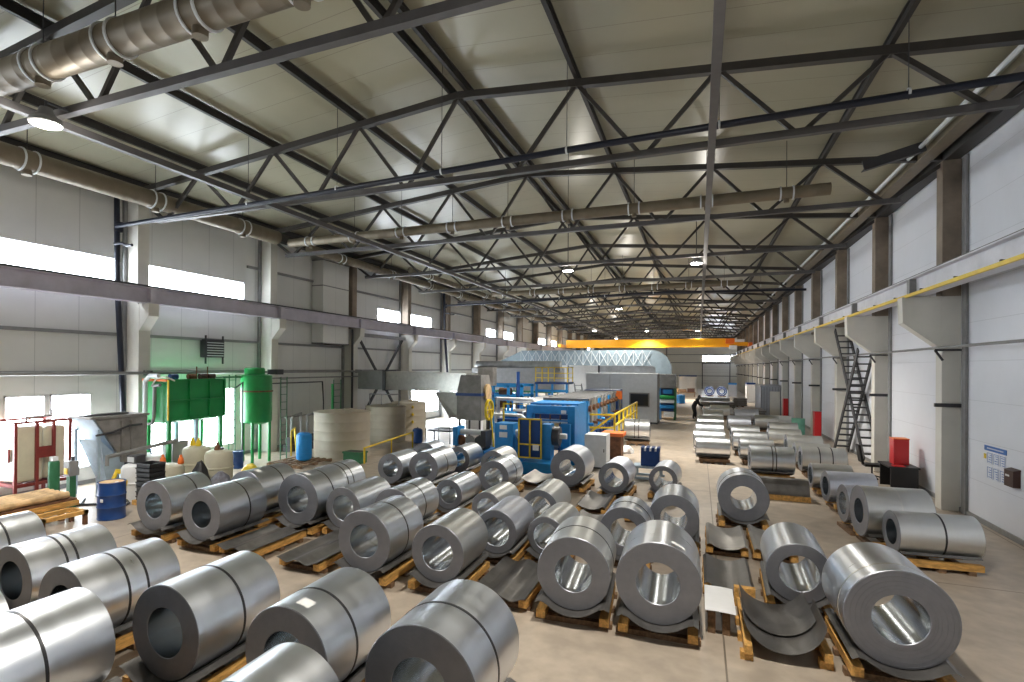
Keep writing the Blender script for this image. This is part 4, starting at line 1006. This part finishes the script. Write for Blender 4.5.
# the row of forming stands
for i in range(9):
    y = 24.2 + i * 1.05
    t = thing('forming_stand', (.2, y, 0), 'grey and blue roll forming stand, %s behind the blue entry stand' % ordw(i), 'machine', 'roll forming stands in a row')
    part(MB().box(-1.1, 1.15, y, y + .75, 0, .75), 'base', BLUED, t)
    for x in (-.95, .85): part(MB().box(x, x + .22, y + .1, y + .6, .75, 2.25), 'upright', GREY if i % 3 else BLUE, t)
    part(MB().box(-1.0, 1.12, y + .16, y + .54, 2.25, 2.36), 'top_yoke', GREY, t)
    for z in (1.15, 1.5): part(MB().tube((-.73, y + .35, z), (.85, y + .35, z), .13, 16), 'forming_roll', STAIN, t)
    part(MB().lathe([(0, 0), (.14, 0), (.14, .12), (0, .12)], (1.07, y + .35, 1.9), axis='x', n=16), 'handwheel', RUST, t)
    part(MB().tube((1.07, y + .35, 1.2), (1.3, y + .35, 1.2), .07, 12), 'coupling', RUST if i % 3 else BLUE, t)
t = thing('drive_line', (-2.2, 28, 0), 'dark blue drive housings with pale pipes left of the forming stands', 'machine')
for i in range(5):
    y = 23.6 + i * 1.6
    part(MB().box(-3.0, -1.6, y, y + 1.2, .02, 1.35), 'gearbox', BLUED, t)
    part(MB().tube((-1.6, y + .6, 1.1), (-1.13, y + .6, 1.1), .06, 12), 'drive_shaft', GREY, t)
    part(MB().tube((-2.9, y + .6, 1.52), (-2.2, y + .6, 1.52), .16, 16).box(-2.85, -2.3, y + .48, y + .72, 1.351, 1.4), 'motor', GREY if i % 2 else BLUE, t)
    part(MB().path([(-1.8, y + .2, 1.35), (-1.8, y + .2, 1.7), (-1.8, y + .9, 1.7), (-1.8, y + .9, 1.35)], .03), 'oil_pipe', RUST if i % 2 else LGREY, t)
part(MB().path([(-3.2, 24.3, 1.2), (-3.2, 24.3, 2.25), (-1.5, 24.3, 2.25), (-1.35, 24.3, 2.1), (-1.35, 24.3, 1.5)], .08, 12), 'upper_pipe', LGREY, t)
part(MB().path([(-2.8, 22.9, 1.3), (-2.8, 22.9, 1.62), (-1.6, 22.9, 1.62), (-1.45, 22.9, 1.5), (-1.45, 22.9, .3)], .07, 12), 'lower_pipe', LGREY, t)
part(MB().box(-3.0, -1.15, 26, 32.3, 1.95, 2.05), 'cable_tray', LGREY, t)
for y in (26.2, 29.8, 32.2):
    for x in (-2.9, -1.25): part(MB().beam((x, y, 0), (x, y, 1.95), .08, .08), 'tray_post', GREY, t)
t = thing('blue_gantry', (-4.8, 30, 0), 'blue steel frame with rollers behind the drive housings', 'machine')
for x in (-6.2, -5.2, -4.3, -3.5):
    for y in (29, 31): part(MB().beam((x, y, 0), (x, y, 2.75), .14, .14), 'post', BLUE, t)
for y in (29, 31):
    for z in (2.1, 2.7): part(MB().beam((-6.3, y, z), (-3.4, y, z), .14, .16), 'beam', BLUE, t)
for z in (2.35, 1.6): part(MB().tube((-5.0, 29.5, z), (-4.3, 29.5, z), .2, 18), 'roller', RUST, t)
part(MB().box(-6.0, -5.3, 28.8, 29.4, 1.2, 2.0), 'motor_box', BLUED, t)
part(MB().tube((-3.7, 28.9, 1.2), (-3.7, 28.9, 3.5), .10, 14), 'mast', BLUED, t)
t = thing('hanging_cabinet', (-5.3, 27, 2.6), 'dark grey box on a mast above the blue gantry', 'cabinet')
part(MB().box(-5.35, -4.5, 27.0, 27.6, 2.75, 3.75), 'box', STAIND, t); part(MB().beam((-4.9, 27.3, 0), (-4.9, 27.3, 2.75), .1, .1), 'mast', DARK, t)
t = thing('curing_oven', (-5.5, 37, 0), 'long grey insulated oven body behind the blue gantry', 'oven')
part(MB().box(-9.5, -3.4, 36, 39, 2.1, 3.7), 'body', GREY, t)
part(MB().tube((-9.5, 37, 3.85), (-3.2, 37, 3.85), .34, 24), 'round_duct', STAIN, t)
part(MB().box(-9.6, -3.3, 35.95, 39.05, 2.0, 2.12), 'base_frame', GREEND, t)
for x in (-9.2, -6.5, -3.8): part(MB().beam((x, 36.2, 0), (x, 36.2, 2.0), .16, .16), 'leg', BLUE, t)
t = thing('work_platform', (-2.8, 33, 0), 'blue platform with a yellow guard cage behind the forming stands', 'platform')
part(MB().box(-3.8, -1.7, 32.6, 34.2, 2.72, 2.84), 'deck', BLUED, t)
for x in (-3.7, -2.7, -1.8): part(MB().beam((x, 32.7, 0), (x, 32.7, 2.72), .12, .12), 'post', BLUE, t)
for z in (1.9, 2.3): part(MB().beam((-3.8, 32.7, z), (-1.7, 32.7, z), .1, .14), 'beam', BLUE, t)
for x in (-3.75, -3.35, -2.95, -1.75): [part(MB().beam((x, yy, 2.84), (x, yy, 3.75), .05, .05), 'guard_post', YELLOW, t) for yy in (32.65, 34.15)]
for z in (3.1, 3.4, 3.75): part(MB().beam((-3.8, 32.65, z), (-1.7, 32.65, z), .045, .045).beam((-1.73, 32.65, z), (-1.73, 34.15, z), .045, .045), 'guard_rail', YELLOW, t)
t = thing('platform_stairs', (-1.2, 33.5, 0), 'grey steps going down from the blue platform', 'stairs')
for i in range(8): part(MB().box(-1.65, -1.2, 34.2 + i * .2, 34.4 + i * .2, 2.6 - i * .3, 2.64 - i * .3), 'tread', GREY, t)
for x in (-1.65, -1.2): part(MB().beam((x, 34.2, 2.7), (x, 35.9, .2), .05, .16), 'stringer', GREY, t)
# yellow railed walkway right of the stands
t = thing('railed_walkway', (1.8, 29, 0), 'grey ramped walkway with yellow guard rails beside the forming stands', 'walkway')
part(MB().box(1.35, 2.1, 25.4, 35.2, .55, .62), 'deck', GREY, t)
for y in (25.5, 28.0, 31, 34.5): part(MB().beam((1.4, y, 0), (1.4, y, .55), .07, .07).beam((2.05, y, 0), (2.05, y, .55), .07, .07), 'leg', YELLOW, t)
for i in range(7):
    y = 25.4 + i * 1.6; part(MB().beam((2.1, y, .3), (2.1, y, 1.6), .09, .09), 'guard_post', YELLOW, t)
for z in (1.6, 1.1): part(MB().beam((2.1, 25.4, z), (2.1, 35.2, z), .08, .08), 'guard_rail', YELLOW, t)
for z in (1.6, 1.0, .62): part(MB().beam((.95, 25.0, z), (2.1, 25.4, z), .075, .075), 'guard_rail', YELLOW, t)
part(MB().beam((.95, 25.0, .3), (.95, 25.0, 1.6), .06, .06), 'guard_post', YELLOW, t)
part(MB().beam((.95, 25.0, .7), (2.1, 25.4, 1.6), .07, .07), 'guard_rail', YELLOW, t)
part(MB().box(1.9, 2.3, 24.2, 24.6, .8, .88), 'step_plate', ORANGE, t)
t = thing('press_block', (2.45, 23.0, 0), 'orange topped rusty press block behind the pale grey cabinet', 'machine')
part(MB().box(2.05, 2.75, 22.6, 23.4, 0, .95), 'body', RUST, t); part(MB().box(1.95, 2.85, 22.5, 23.5, .95, 1.08), 'top', ORANGE, t)
blob('scrap_bag', 2.75, 24.6, .3, .35, WHITE, 'white crumpled bag on the floor before the two-strap crosswise coil', 'bag', 9)
t = thing('operator_box', (1.25, 33, 0), 'orange control box on a post at the end of the forming stands', 'control box')
part(MB().box(1.02, 1.36, 33.6, 33.9, 1.85, 2.35), 'box', ORANGE, t); part(MB().beam((1.25, 33.75, 0), (1.25, 33.75, 1.85), .1, .1), 'post', GREY, t)
t = thing('wire_frame', (0, 35.5, 2), 'blue low machine top with a pale wire frame above it, at the line end', 'machine')
part(MB().box(-1.1, 1.0, 34.6, 36.8, 0, 2.35), 'housing', BLUED, t); part(MB().beam((-1.2, 34.6, 2.7), (.6, 34.6, 2.7), .04, .04).beam((.6, 34.6, 2.35), (.6, 34.6, 2.7), .04, .04), 'wire_guard', LGREY, t)

# painting booth / control room
t = thing('paint_booth', (.8, 40, 0), 'large pale grey booth with a dark window at the end of the line', 'booth')
part(MB().box(-1.65, 3.1, 38, 40.2, .12, 3.3), 'walls', LGREY, t)
part(MB().box(-1.7, 3.15, 37.95, 40.25, 3.3, 3.38), 'roof_slab', LGREY, t)
part(MB().box(-1.7, 3.15, 37.93, 40.2, 0, .12), 'plinth', DARK, t)
part(MB().box(1.30, 2.62, 37.95, 38.0, 1.12, 2.08), 'window_frame', GREY, t)
part(MB().box(1.38, 2.54, 37.93, 37.96, 1.2, 2.0), 'window_pane', GLASSD, t)
part(MB().box(3.1, 3.13, 37.98, 40.2, .12, 3.3), 'corner_trim', GREY, t)
for x in (.0,): part(MB().box(x - .01, x + .01, 37.985, 38.0, .12, 3.3), 'wall_seam', GREY, t)
t = thing('coating_machine', (3.5, 42, 0), 'blue and green coating machine standing behind the booth corner by the aisle', 'machine')
part(MB().box(2.9, 4.1, 41.6, 43.4, 2.3, 3.3), 'hood', GREY, t)
for x in (2.95, 4.0): part(MB().box(x, x + .15, 41.6, 43.2, 0, 2.3), 'upright', BLUE if x < 3.5 else GREEND, t)
part(MB().box(3.1, 4.0, 41.8, 43.1, .6, 2.25), 'coater_head', BLUED, t)
part(MB().box(3.3, 3.9, 41.5, 41.8, 1.9, 2.2), 'drive_cover', BLUE, t)
for z, c_ in ((.95, BLUE), (1.35, LGREY), (1.65, GREEN)): part(MB().tube((3.05, 41.5, z), (4.05, 41.5, z), .13, 16), 'roller', c_, t)
part(MB().box(3.35, 4.05, 41.2, 41.5, .25, .6), 'drip_tray', LGREY, t)
t = thing('duct_bridge', (-2, 45, 3.9), 'foil clad duct with diamond reflection bars arching over the booth to the floor', 'duct')
m = MB(); N = 16
x0, x1 = -8.5, 2.2
for i in range(N):   # quilted faces: a shallow pyramid in every bay
    a = x0 + (x1 - x0) * i / N; b = x0 + (x1 - x0) * (i + 1) / N; c = (a + b) / 2
    for y, yo in ((44.6, -.04), (45.6, .04)):
        m.add([(a, y, 3.95), (b, y, 3.95), (b, y, 5.15), (a, y, 5.15), (c, y + yo, 4.55)], [(0, 1, 4), (1, 2, 4), (2, 3, 4), (3, 0, 4)])
m.box(x0, x1, 44.6, 45.6, 3.93, 3.96).box(x0, x1, 44.6, 45.6, 5.14, 5.18)
part(m, 'duct_span', DUCTL, t, smooth=False)
m = MB()
for i in range(N):
    a = x0 + (x1 - x0) * i / N; b = x0 + (x1 - x0) * (i + 1) / N
    m.beam((a, 44.48, 3.95), (b, 44.48, 5.15), .02, .03).beam((a, 44.48, 5.15), (b, 44.48, 3.95), .02, .03).beam((a, 44.48, 3.95), (a, 44.48, 5.15), .02, .03)
part(m, 'duct_reflection_bars', LGREY, t)  # pale crossed bars model the diamond reflections on the foil
el = []
for i in range(9):
    a = i / 8 * pi / 2; el.append((2.2 + 1.5 * sin(a), 3.65 + 1.52 * cos(a)))
inn = [(2.2 + .35 * sin(i / 4 * pi / 2), 3.65 + .3 * cos(i / 4 * pi / 2)) for i in range(4, -1, -1)]
part(MB().prism(el + [(3.7, 3.3), (2.55, 3.3)] + inn, 'y', 44.6, 45.6), 'elbow', DUCTL, t)
part(MB().add([(-8.5, 44.6, 3.95), (-8.5, 45.6, 3.95), (-8.5, 45.6, 5.15), (-8.5, 44.6, 5.15), (-10.6, 44.6, 3.2), (-10.6, 45.6, 3.2), (-10.6, 45.6, 4.2), (-10.6, 44.6, 4.2)],
              [(0, 1, 2, 3), (7, 6, 5, 4), (0, 4, 5, 1), (1, 5, 6, 2), (2, 6, 7, 3), (3, 7, 4, 0)]), 'inclined_end', DUCTL, t)
for x in (-8., -4.5): part(MB().beam((x, 45.1, 0), (x, 45.1, 3.93), .12, .12), 'support', GREY, t)
t = thing('round_oven', (.5, 48, 0), 'grey round-topped oven behind the booth, under the foil duct', 'oven')
part(MB().prism([(-2.2, 0), (2.6, 0), (2.6, 3.5), (2.45, 3.9), (2.1, 4.2), (1.6, 4.32), (-2.2, 4.32)], 'y', 47, 49), 'body', STAIN, t)
part(MB().box(-2.35, -2.2, 46.95, 49.05, 0, 4.36), 'end_flange', DARK, t)
t = thing('white_container', (-3.6, 52, 0), 'white site container behind the foil duct', 'container')
part(MB().box(-6.5, -2.6, 50, 53, .1, 4.2), 'body', WHITE, t); part(MB().box(-6.5, -2.6, 50, 53, 0, .1), 'skid_frame', DARK, t)

# blue rack standing in the aisle
t = thing('blue_roll_rack', (4.15, 19.4, 0), 'blue box rack with notched top on a pale blue stand in the aisle', 'rack')
part(MB().box(3.86, 4.46, 19.1, 19.6, .45, .95), 'box', BLUED, t)
for i in range(4): part(MB().box(3.86 + i * .17, 3.96 + i * .17, 19.1, 19.6, .95, 1.07), 'tooth', BLUED, t)
for i in range(3): part(MB().box(3.97 + i * .17, 4.02 + i * .17, 19.1, 19.6, .95, 1.05), 'white_block', WHITE, t)
for y in (19.0, 19.7): part(MB().beam((3.6, y, .05), (4.6, y, .05), .07, .07), 'runner', BLUEG, t)
for x in (3.7, 4.5):
    part(MB().beam((x, 19.0, .07), (x, 19.0, .44), .06, .06).beam((x, 19.7, .07), (x, 19.7, .44), .06, .06), 'leg', BLUEG, t)
part(MB().box(3.6, 4.55, 18.98, 19.72, .38, .44), 'shelf', BLUEG, t)

# ------------------------------------------------------------------ right wall
def fire_cab(x, y, w, h, label, z=0., d=.3):
    t = thing('fire_cabinet', (x, y, z), label, 'cabinet', 'red fire cabinets along the right wall')
    part(MB().box(x - d / 2, x + d / 2, y - w / 2, y + w / 2, z, z + h), 'body', RED, t)
    part(MB().box(x - d / 2 + .02, x + d / 2 - .02, y - w / 2 - .012, y - w / 2, z + .03, z + h - .04), 'door', RED, t)
    part(MB().box(x - d / 2 - .01, x + d / 2 + .01, y - w / 2 - .02, y + w / 2, z + h, z + h + .03), 'lid', ORANGE if z > .1 else RED, t)
fire_cab(11.62, 21.2, .42, .8, 'bright red cabinet standing on the black desk by the right wall', .75, .4)
fire_cab(11.45, 33.2, .5, 1.5, 'tall red cabinet between the mint green barrel and the steel stair', 0)
fire_cab(11.6, 45.6, .5, 1.55, 'small distant red cabinet left of the mint green barrel', 0)
fire_cab(11.4, 74, .5, 1.9, 'farthest red cabinet near the end wall', 0)
t = thing('office_desk', (11.3, 21.3, 0), 'black desk with solid panels against the right wall', 'desk')
part(MB().box(11.15, 11.95, 20.45, 21.6, .70, .75), 'top', BLACK, t)
for y in (20.45, 21.52): part(MB().box(11.2, 11.9, y, y + .04, 0, .70), 'side_panel', BLACK, t)
part(MB().box(11.8, 11.84, 20.49, 21.52, .1, .70), 'modesty_panel', BLACK, t); part(MB().box(11.3, 11.7, 20.49, 20.9, .1, .69), 'drawer_unit', BLACK, t)
t = thing('office_chair', (10.7, 22.4, 0), 'black swivel chair at the far side of the black desk', 'chair')
part(MB().box(10.35, 10.85, 22.35, 22.85, .43, .51), 'seat', BLACK, t)
o = part(MB().prism([(10.25, .55), (10.33, .5), (10.22, 1.15), (10.15, 1.15)], 'y', 22.38, 22.82), 'backrest', BLACK, t)
part(MB().tube((10.6, 22.6, .12), (10.6, 22.6, .43), .03, 10), 'gas_post', DARK, t)
part(MB().beam((10.34, 22.6, .47), (10.27, 22.6, .6), .06, .03), 'back_bracket', DARK, t)
for a in range(5): part(MB().beam((10.6, 22.6, .12), (10.6 + .28 * cos(a * 2 * pi / 5), 22.6 + .28 * sin(a * 2 * pi / 5), .05), .04, .04).tube((10.6 + .28 * cos(a * 2 * pi / 5), 22.58 + .28 * sin(a * 2 * pi / 5), .03), (10.6 + .28 * cos(a * 2 * pi / 5), 22.62 + .28 * sin(a * 2 * pi / 5), .03), .03, 10), 'foot', DARK, t)
t.location.x += .62; t.location.y -= .1
tag(MB().box(11.3, 11.6, 20.5, 20.8, .751, .77).build('paper_folder', RED), 'flat red folder on the black desk', 'folder')
# crossing steel stairs
def flight(ya, za, yb, zb, label, x=11.82):
    t = thing('steel_stair', (x, ya, za), label, 'stair', 'crossing steel stair flights on the right wall')
    for dx in (-.26, .26): part(MB().beam((x + dx, ya, za + .08), (x + dx, yb, zb), .05, .22), 'stringer', DARK, t)
    L = abs(zb - za); n = int(L / .27)
    for i in range(1, n):
        f = i / n; y = ya + (yb - ya) * f; z = za + (zb - za) * f
        part(MB().box(x - .26, x + .26, y - .13, y + .13, z - .03, z + .03), 'tread', DARK, t)
    return t
t = flight(29.3, 0, 25.4, 4.55, 'lower steel stair flight on the right wall, rising towards the viewer', 11.72)
t = flight(25.0, .2, 29.9, 5.6, 'upper steel stair flight crossing the lower one up to the crane runway beam', 11.84)
# site office, barrel, roll
t = thing('site_office', (11.6, 50, 0), 'grey corrugated site office with a pale door by the right wall', 'office')
part(MB().box(10.3, 12.1, 49.0, 53.6, 0, 2.3), 'walls', GATE, t); part(MB().box(10.25, 12.1, 48.95, 53.7, 2.3, 2.4), 'roof_slab', GATE, t)
for i in range(9): part(MB().box(10.32 + i * .2, 10.36 + i * .2, 48.97, 49.0, 0, 2.3), 'rib', GREY, t)
part(MB().box(10.95, 11.65, 48.93, 48.97, .05, 1.95), 'door', CREAM, t)
t = drum(11.0, 36.0, .34, .9, MINT, 'mint green barrel by the right wall with dark box behind', 'plastic_barrel', 'barrel')
t = thing('wrapped_roll', (10.3, 37.6, 0), 'small white roll with a blue end lying left of the mint green barrel', 'roll')
part(MB().tube((10.0, 37.8, .62), (10.9, 37.8, .62), .28, 24), 'body', WHITE, t); part(MB().tube((9.99, 37.8, .62), (9.93, 37.8, .62), .2, 20), 'end_cap', BLUED, t)
part(MB().box(10.0, 10.9, 37.5, 38.1, 0, .34), 'cradle', DARK, t)
# info board and box
t = thing('notice_board', (12.1, 16.4, 1.2), 'blue headed notice board with paper sheets on the right wall', 'notice board')
part(MB().box(12.125, 12.138, 15.93, 16.95, 1.83, 1.95), 'header_strip', SIGNB, t)
m = MB()
for r_, (za, zb) in enumerate(((1.52, 1.80), (1.16, 1.46))):
    for c_ in range(3):
        ya = 15.97 + c_ * .30; m.box(12.128, 12.138, ya, ya + .26, za, zb)
part(m, 'paper_sheets', SIGNW, t)
m = MB(); rn = random.Random(5)
for r_, (za, zb) in enumerate(((1.52, 1.80), (1.16, 1.46))):
    for c_ in range(3):
        ya = 15.97 + c_ * .30
        m.box(12.125, 12.129, ya + .02, ya + .03, za + .02, zb - .02).box(12.125, 12.129, ya + .22, ya + .23, za + .02, zb - .02).box(12.125, 12.129, ya + .02, ya + .23, zb - .03, zb - .02)
        for q in range(4): m.box(12.125, 12.129, ya + .05, ya + .05 + rn.uniform(.06, .14), za + .04 + q * .055, za + .055 + q * .055)
part(m, 'printed_lines', SIGNB, t)
m = MB()
for q in range(14): m.box(12.122, 12.126, 16.06 + q * .055, 16.095 + q * .055, 1.875, 1.905)
part(m, 'header_lettering', SIGNW, t)
part(MB().box(12.128, 12.138, 16.88, 16.98, 1.62, 1.74), 'yellow_card', YELLOW, t)
t = thing('post_box', (12.0, 15.6, 1.2), 'dark brown wall box with a white label beside the notice board', 'box')
part(MB().box(12.01, 12.14, 15.36, 15.74, 1.20, 1.56), 'body', BROWN, t); part(MB().prism([(12.0, 1.56), (12.14, 1.56), (12.14, 1.60)], 'y', 15.35, 15.75), 'lid', BROWN, t)
part(MB().box(12.004, 12.01, 15.52, 15.68, 1.42, 1.46), 'label', WHITE, t)

# dark sheet stack on timber, far goods
t = thing('sheet_stack', (7.9, 18.1, 0), 'flat stack of dark steel sheets on timber before the two-strap crosswise coil', 'sheet stack')
for x in (7.5, 8.4): part(MB().box(x - .06, x + .06, 17.7, 18.6, 0, .12), 'bearer', WOOD, t)
part(MB().box(7.38, 8.60, 17.62, 17.74, .0, .14), 'timber', WOOD, t)
m = MB(); pr = [(17.78, .2), (17.85, .42), (18.0, .54), (18.2, .56), (18.42, .5), (18.55, .34), (18.6, .2)]
part(MB().prism([(17.72, .14)] + pr + [(18.64, .14)], 'x', 7.35, 8.6), 'sheets', SHEET, t)
rows = [(6.0, 8.2, 47.5, 49.5, .55, STAIN, 'bright flat sheet pack on dark bearers, far end of the left file'),
        (8.4, 10.2, 44.5, 48, .7, SHEET, 'dark sheet pack in front of the site office'),
        (5.9, 8.6, 52, 54, .8, SHEET, 'dark sheet pack behind the bright distant coil'),
        (5.8, 8.4, 56, 58.5, 1.0, STAIN, 'bright flat sheet pack with thin dark shadow line, farthest but one'),
        (8.8, 10.0, 58, 61, .9, STAIND, 'pale grey sheet pack left of the site office corner'),
        (9.4, 10.4, 38.5, 41, .55, SHEET, 'low dark sheet pack behind the crosswise lavender coil')]
for x0, x1, y0, y1, z1, ma, lab in rows:
    t = thing('sheet_pack', ((x0 + x1) / 2, (y0 + y1) / 2, 0), lab, 'sheet pack')
    for x in (x0 + .3, x1 - .4): part(MB().box(x, x + .12, y0, y1, 0, .15), 'bearer', WOODD, t)
    nl = 4
    for i in range(nl):
        j = random.uniform(-.05, .05)
        part(MB().box(x0 + j, x1 + j, y0 + abs(j), y1, .15 + (z1 - .15) * i / nl, .15 + (z1 - .15) * (i + .9) / nl), 'sheet_bundle', ma, t)
def ringroll(x, y, label):
    t = thing('painted_coil', (x, y, 0), label, 'coil', 'upright blue painted coils')
    part(MB().lathe([(.62, 0), (.62, .9), (.3, .9), (.3, 0)], (x, y, .75), axis='y', n=32, closed=True), 'body', BLUED, t)
    part(MB().lathe([(.48, -.01), (.48, 0.002), (.44, .002), (.44, -.01)], (x, y, .75), axis='y', n=32, closed=True), 'end_ring', WHITE, t)
    part(MB().box(x - .5, x + .5, y, y + .9, 0, .14), 'block', WOODD, t)
ringroll(7.0, 78, 'left one of two blue painted coils at the far end')
ringroll(8.5, 78, 'right one of two blue painted coils at the far end')
for x0, x1, y0, z0, z1, ma, lab in ((9.4, 10.4, 80, .0, 1.6, GATE, 'brown and blue packed crate near the end wall, right of the blue coils'), (10.6, 11.5, 66.9, 0, 2.0, WHITE, 'white cupboard with a blue top stripe near the far right wall'),
                                    (2.9, 5.4, 88, 0, 2.5, WHITE, 'white container box near the end wall left of the roller gate')):
    t = thing('storage_box', ((x0 + x1) / 2, y0, 0), lab, 'box')
    part(MB().box(x0, x1, y0, y0 + 1.5, z0, z1), 'body', ma, t); part(MB().box(x0, x1, y0 - .02, y0 + 1.52, z1, z1 + .2), 'top_band', BLUED if ma is not GATE else BLUEL, t)
t = thing('stacked_goods', (4, 76, 0), 'dark mixed goods on low racks at the far end of the aisle', 'goods')
part(MB().box(1.2, 5.3, 76, 78, .5, .62), 'shelf', WOODD, t)
for x in (1.3, 3.2, 5.2): part(MB().beam((x, 76.1, 0), (x, 76.1, .5), .12, .12), 'leg', WOODD, t)
for i, ma in enumerate((RUST, LOG, WOODD, BROWN)): part(MB().box(1.3 + i * 1., 2.2 + i, 76.2, 77.6, .62, .95 + .15 * (i % 2)), 'bundle', ma, t)
tag(MB().lathe([(0, 0), (.45, 0), (.45, .9), (0, .95)], (3.9, 62, 0), n=24).build('blue_tub', BLUEL), 'bright blue tub on the floor at the end of the aisle', 'tub')

# ------------------------------------------------------------------ person
def person(x, y):
    t = thing('person', (x, y, 0), 'person in dark jacket and trousers bending towards the distant coils in the aisle', 'person')
    def skin(name, joints, edges, ma, root=0):
        me = bpy.data.meshes.new(name); me.from_pydata([j[:3] for j in joints], edges, []); me.materials.append(ma)
        o = bpy.data.objects.new(name, me); COL.objects.link(o); o.parent = t
        md = o.modifiers.new('skin', 'SKIN'); md.use_smooth_shade = True
        for i, j in enumerate(joints):
            v = me.skin_vertices[0].data[i]; kf = 1.55 if name == 'body' else 1.0; v.radius = (j[3] * kf, (j[4] if len(j) > 4 else j[3]) * kf); v.use_root = (i == root)
        s = o.modifiers.new('sub', 'SUBSURF'); s.levels = 1; s.render_levels = 1
        return o
    J = [(0, 0, .95, .15, .12), (.10, 0, 1.12, .15, .11), (.26, 0, 1.30, .16, .12), (.38, 0, 1.43, .12, .1), (.45, 0, 1.52, .055), (.50, -.02, 1.62, .09, .10), (.55, -.02, 1.70, .07),
         (-.02, -.10, .88, .10), (.04, -.13, .48, .065), (-.05, -.14, .09, .045), (.07, -.15, .05, .04),
         (-.02, .10, .88, .10), (.12, .13, .48, .065), (.12, .14, .09, .045), (.24, .15, .05, .04),
         (.34, -.20, 1.36, .065), (.45, -.24, 1.12, .048), (.62, -.20, .95, .035),
         (.34, .20, 1.36, .065), (.48, .24, 1.12, .048), (.66, .18, .98, .035)]
    J = [(j[0] * (.75 if j[2] > 1 else 1), j[1], j[2] + (.05 if j[2] > 1.2 else 0)) + tuple(j[3:]) for j in J]
    E = [(0, 1), (1, 2), (2, 3), (3, 4), (4, 5), (5, 6), (0, 7), (7, 8), (8, 9), (9, 10), (0, 11), (11, 12), (12, 13), (13, 14), (3, 15), (15, 16), (16, 17), (3, 18), (18, 19), (19, 20)]
    skin('body', J, E, CLOTH)
    # face, hair and hands
    part(MB().lathe([(0, -.11), (.05, -.10), (.075, -.04), (.08, .02), (.06, .08), (0, .11)], (x + .405, y - .02, 1.67), n=16), 'face', SKIN, t)
    part(MB().lathe([(.085, -.02), (.09, .04), (.07, .10), (0, .13)], (x + .385, y - .02, 1.68), n=16), 'hair', BLACK, t)
    for (hx, hy, hz) in ((.62, -.20, .95), (.66, .18, .98)):
        jj = [(hx, hy, hz, .03), (hx + .06, hy, hz - .06, .032, .018)]; ee = [(0, 1)]
        for k in range(4):
            jj += [(hx + .10, hy + (k - 1.5) * .018, hz - .10, .009), (hx + .13 + .004 * k, hy + (k - 1.5) * .02, hz - .15, .008)]
            ee += [(1, 2 + 2 * k), (2 + 2 * k, 3 + 2 * k)]
        jj += [(hx + .06, hy + .035, hz - .08, .010), (hx + .09, hy + .045, hz - .12, .009)]; ee += [(0, 10), (10, 11)]
        skin('hand', jj, ee, SKIN)
person(5.35, 43.2)

# loose sheets and timber beside the centre pair
t = thing('loose_sheet', (5.95, 8.8, 0), 'flat bright new sheet on timber right of the widest centre coil', 'sheet')
part(MB().strip([(5.76, .36), (5.9, .365), (6.06, .36), (6.16, .35)], 'y', 8.3, 9.25, .006), 'sheet', WHITE, t)
for y in (8.4, 9.1):
    for x in (5.8, 5.99): part(MB().box(x, x + .1, y, y + .1, 0, .345), 'timber_block', WOODD, t)
t = thing('curved_offcut', (6.68, 8.5, 0), 'large dark curved sheet offcut lying like a trough left of the biggest coil', 'sheet')
pr = [(6.68 + .47 * sin(a), .56 - .47 * cos(a) * .95) for a in [radians(-88 + 11 * i) for i in range(17)]]
pr = [(x, z + .03) for x, z in pr]
part(MB().strip(pr, 'y', 7.85, 8.75, .006), 'front_sheet', SHEET, t)
pr2 = [(x, z + .035) for x, z in pr[2:-2]]
part(MB().strip(pr2, 'y', 8.3, 9.35, .006), 'inner_sheet', SHEET, t)
for i, (x, y, l) in enumerate(((6.27, 7.75, 1.6), (7.18, 7.9, 1.4))):
    t = thing('timber_beam', (x, y, 0), 'orange timber beam along the %s side of the curved offcut' % ('left', 'right')[i], 'timber')
    part(MB().box(x - .045, x + .045, y, y + l, .10, .21), 'beam', WOOD, t)
    for k in range(3): part(MB().box(x - .09, x + .06, y + .05 + k * .5, y + .17 + k * .5, 0, .099), 'block', WOOD, t)
t = thing('timber_blocks', (6.3, 9.6, 0), 'small stack of orange timber blocks behind the curved offcut', 'timber')
for k in range(3): part(MB().box(6.2, 6.5, 9.5, 9.62, .001 + k * .1, .1 + k * .1), 'block', WOOD, t)

t = thing('entry_table', (-2.6, 19.9, 0), 'low blue entry table with dark gear wheels left of the blue uncoiler pedestal', 'machine')
part(MB().box(-3.5, -1.95, 19.4, 20.6, 0, .5), 'base', BLUE, t)
part(MB().box(-3.3, -2.1, 19.6, 20.4, .5, .62), 'bed_plate', DARK, t)
for i, x in enumerate((-3.1, -2.7, -2.3)):
    part(MB().lathe([(0, 0), (.2, 0), (.2, .08), (.08, .1), (.08, .5), (0, .5)], (x, 19.7, .84), axis='y', n=18), 'gear_wheel', (RUST, GREY, DARK)[i], t)
part(MB().box(-3.4, -3.2, 19.6, 20.3, .62, 1.35), 'side_frame', BLUE, t)
part(MB().box(-2.2, -2.0, 19.6, 20.3, .62, 1.25), 'side_frame', DARK, t)
part(MB().tube((-3.2, 19.95, 1.15), (-2.2, 19.95, 1.15), .11, 14), 'roller', LGREY, t)
t = thing('strip_roll', (.75, 20.2, 0), 'tan and steel strip roller unit between uncoiler and blue roll stand', 'roller')
part(MB().tube((.38, 20.42, 1.5), (.72, 20.42, 1.5), .12, 18), 'roller', LOG, t)
part(MB().beam((.38, 20.42, 0), (.38, 20.42, 1.6), .06, .12).beam((.72, 20.42, 0), (.72, 20.42, 1.6), .06, .12).beam((.38, 20.42, .3), (.72, 20.42, .3), .08, .08), 'frame', BLUED, t)
for z in (.7, 1.05): part(MB().tube((.38, 20.42, z), (.72, 20.42, z), .07, 14), 'guide_roller', GREY, t)
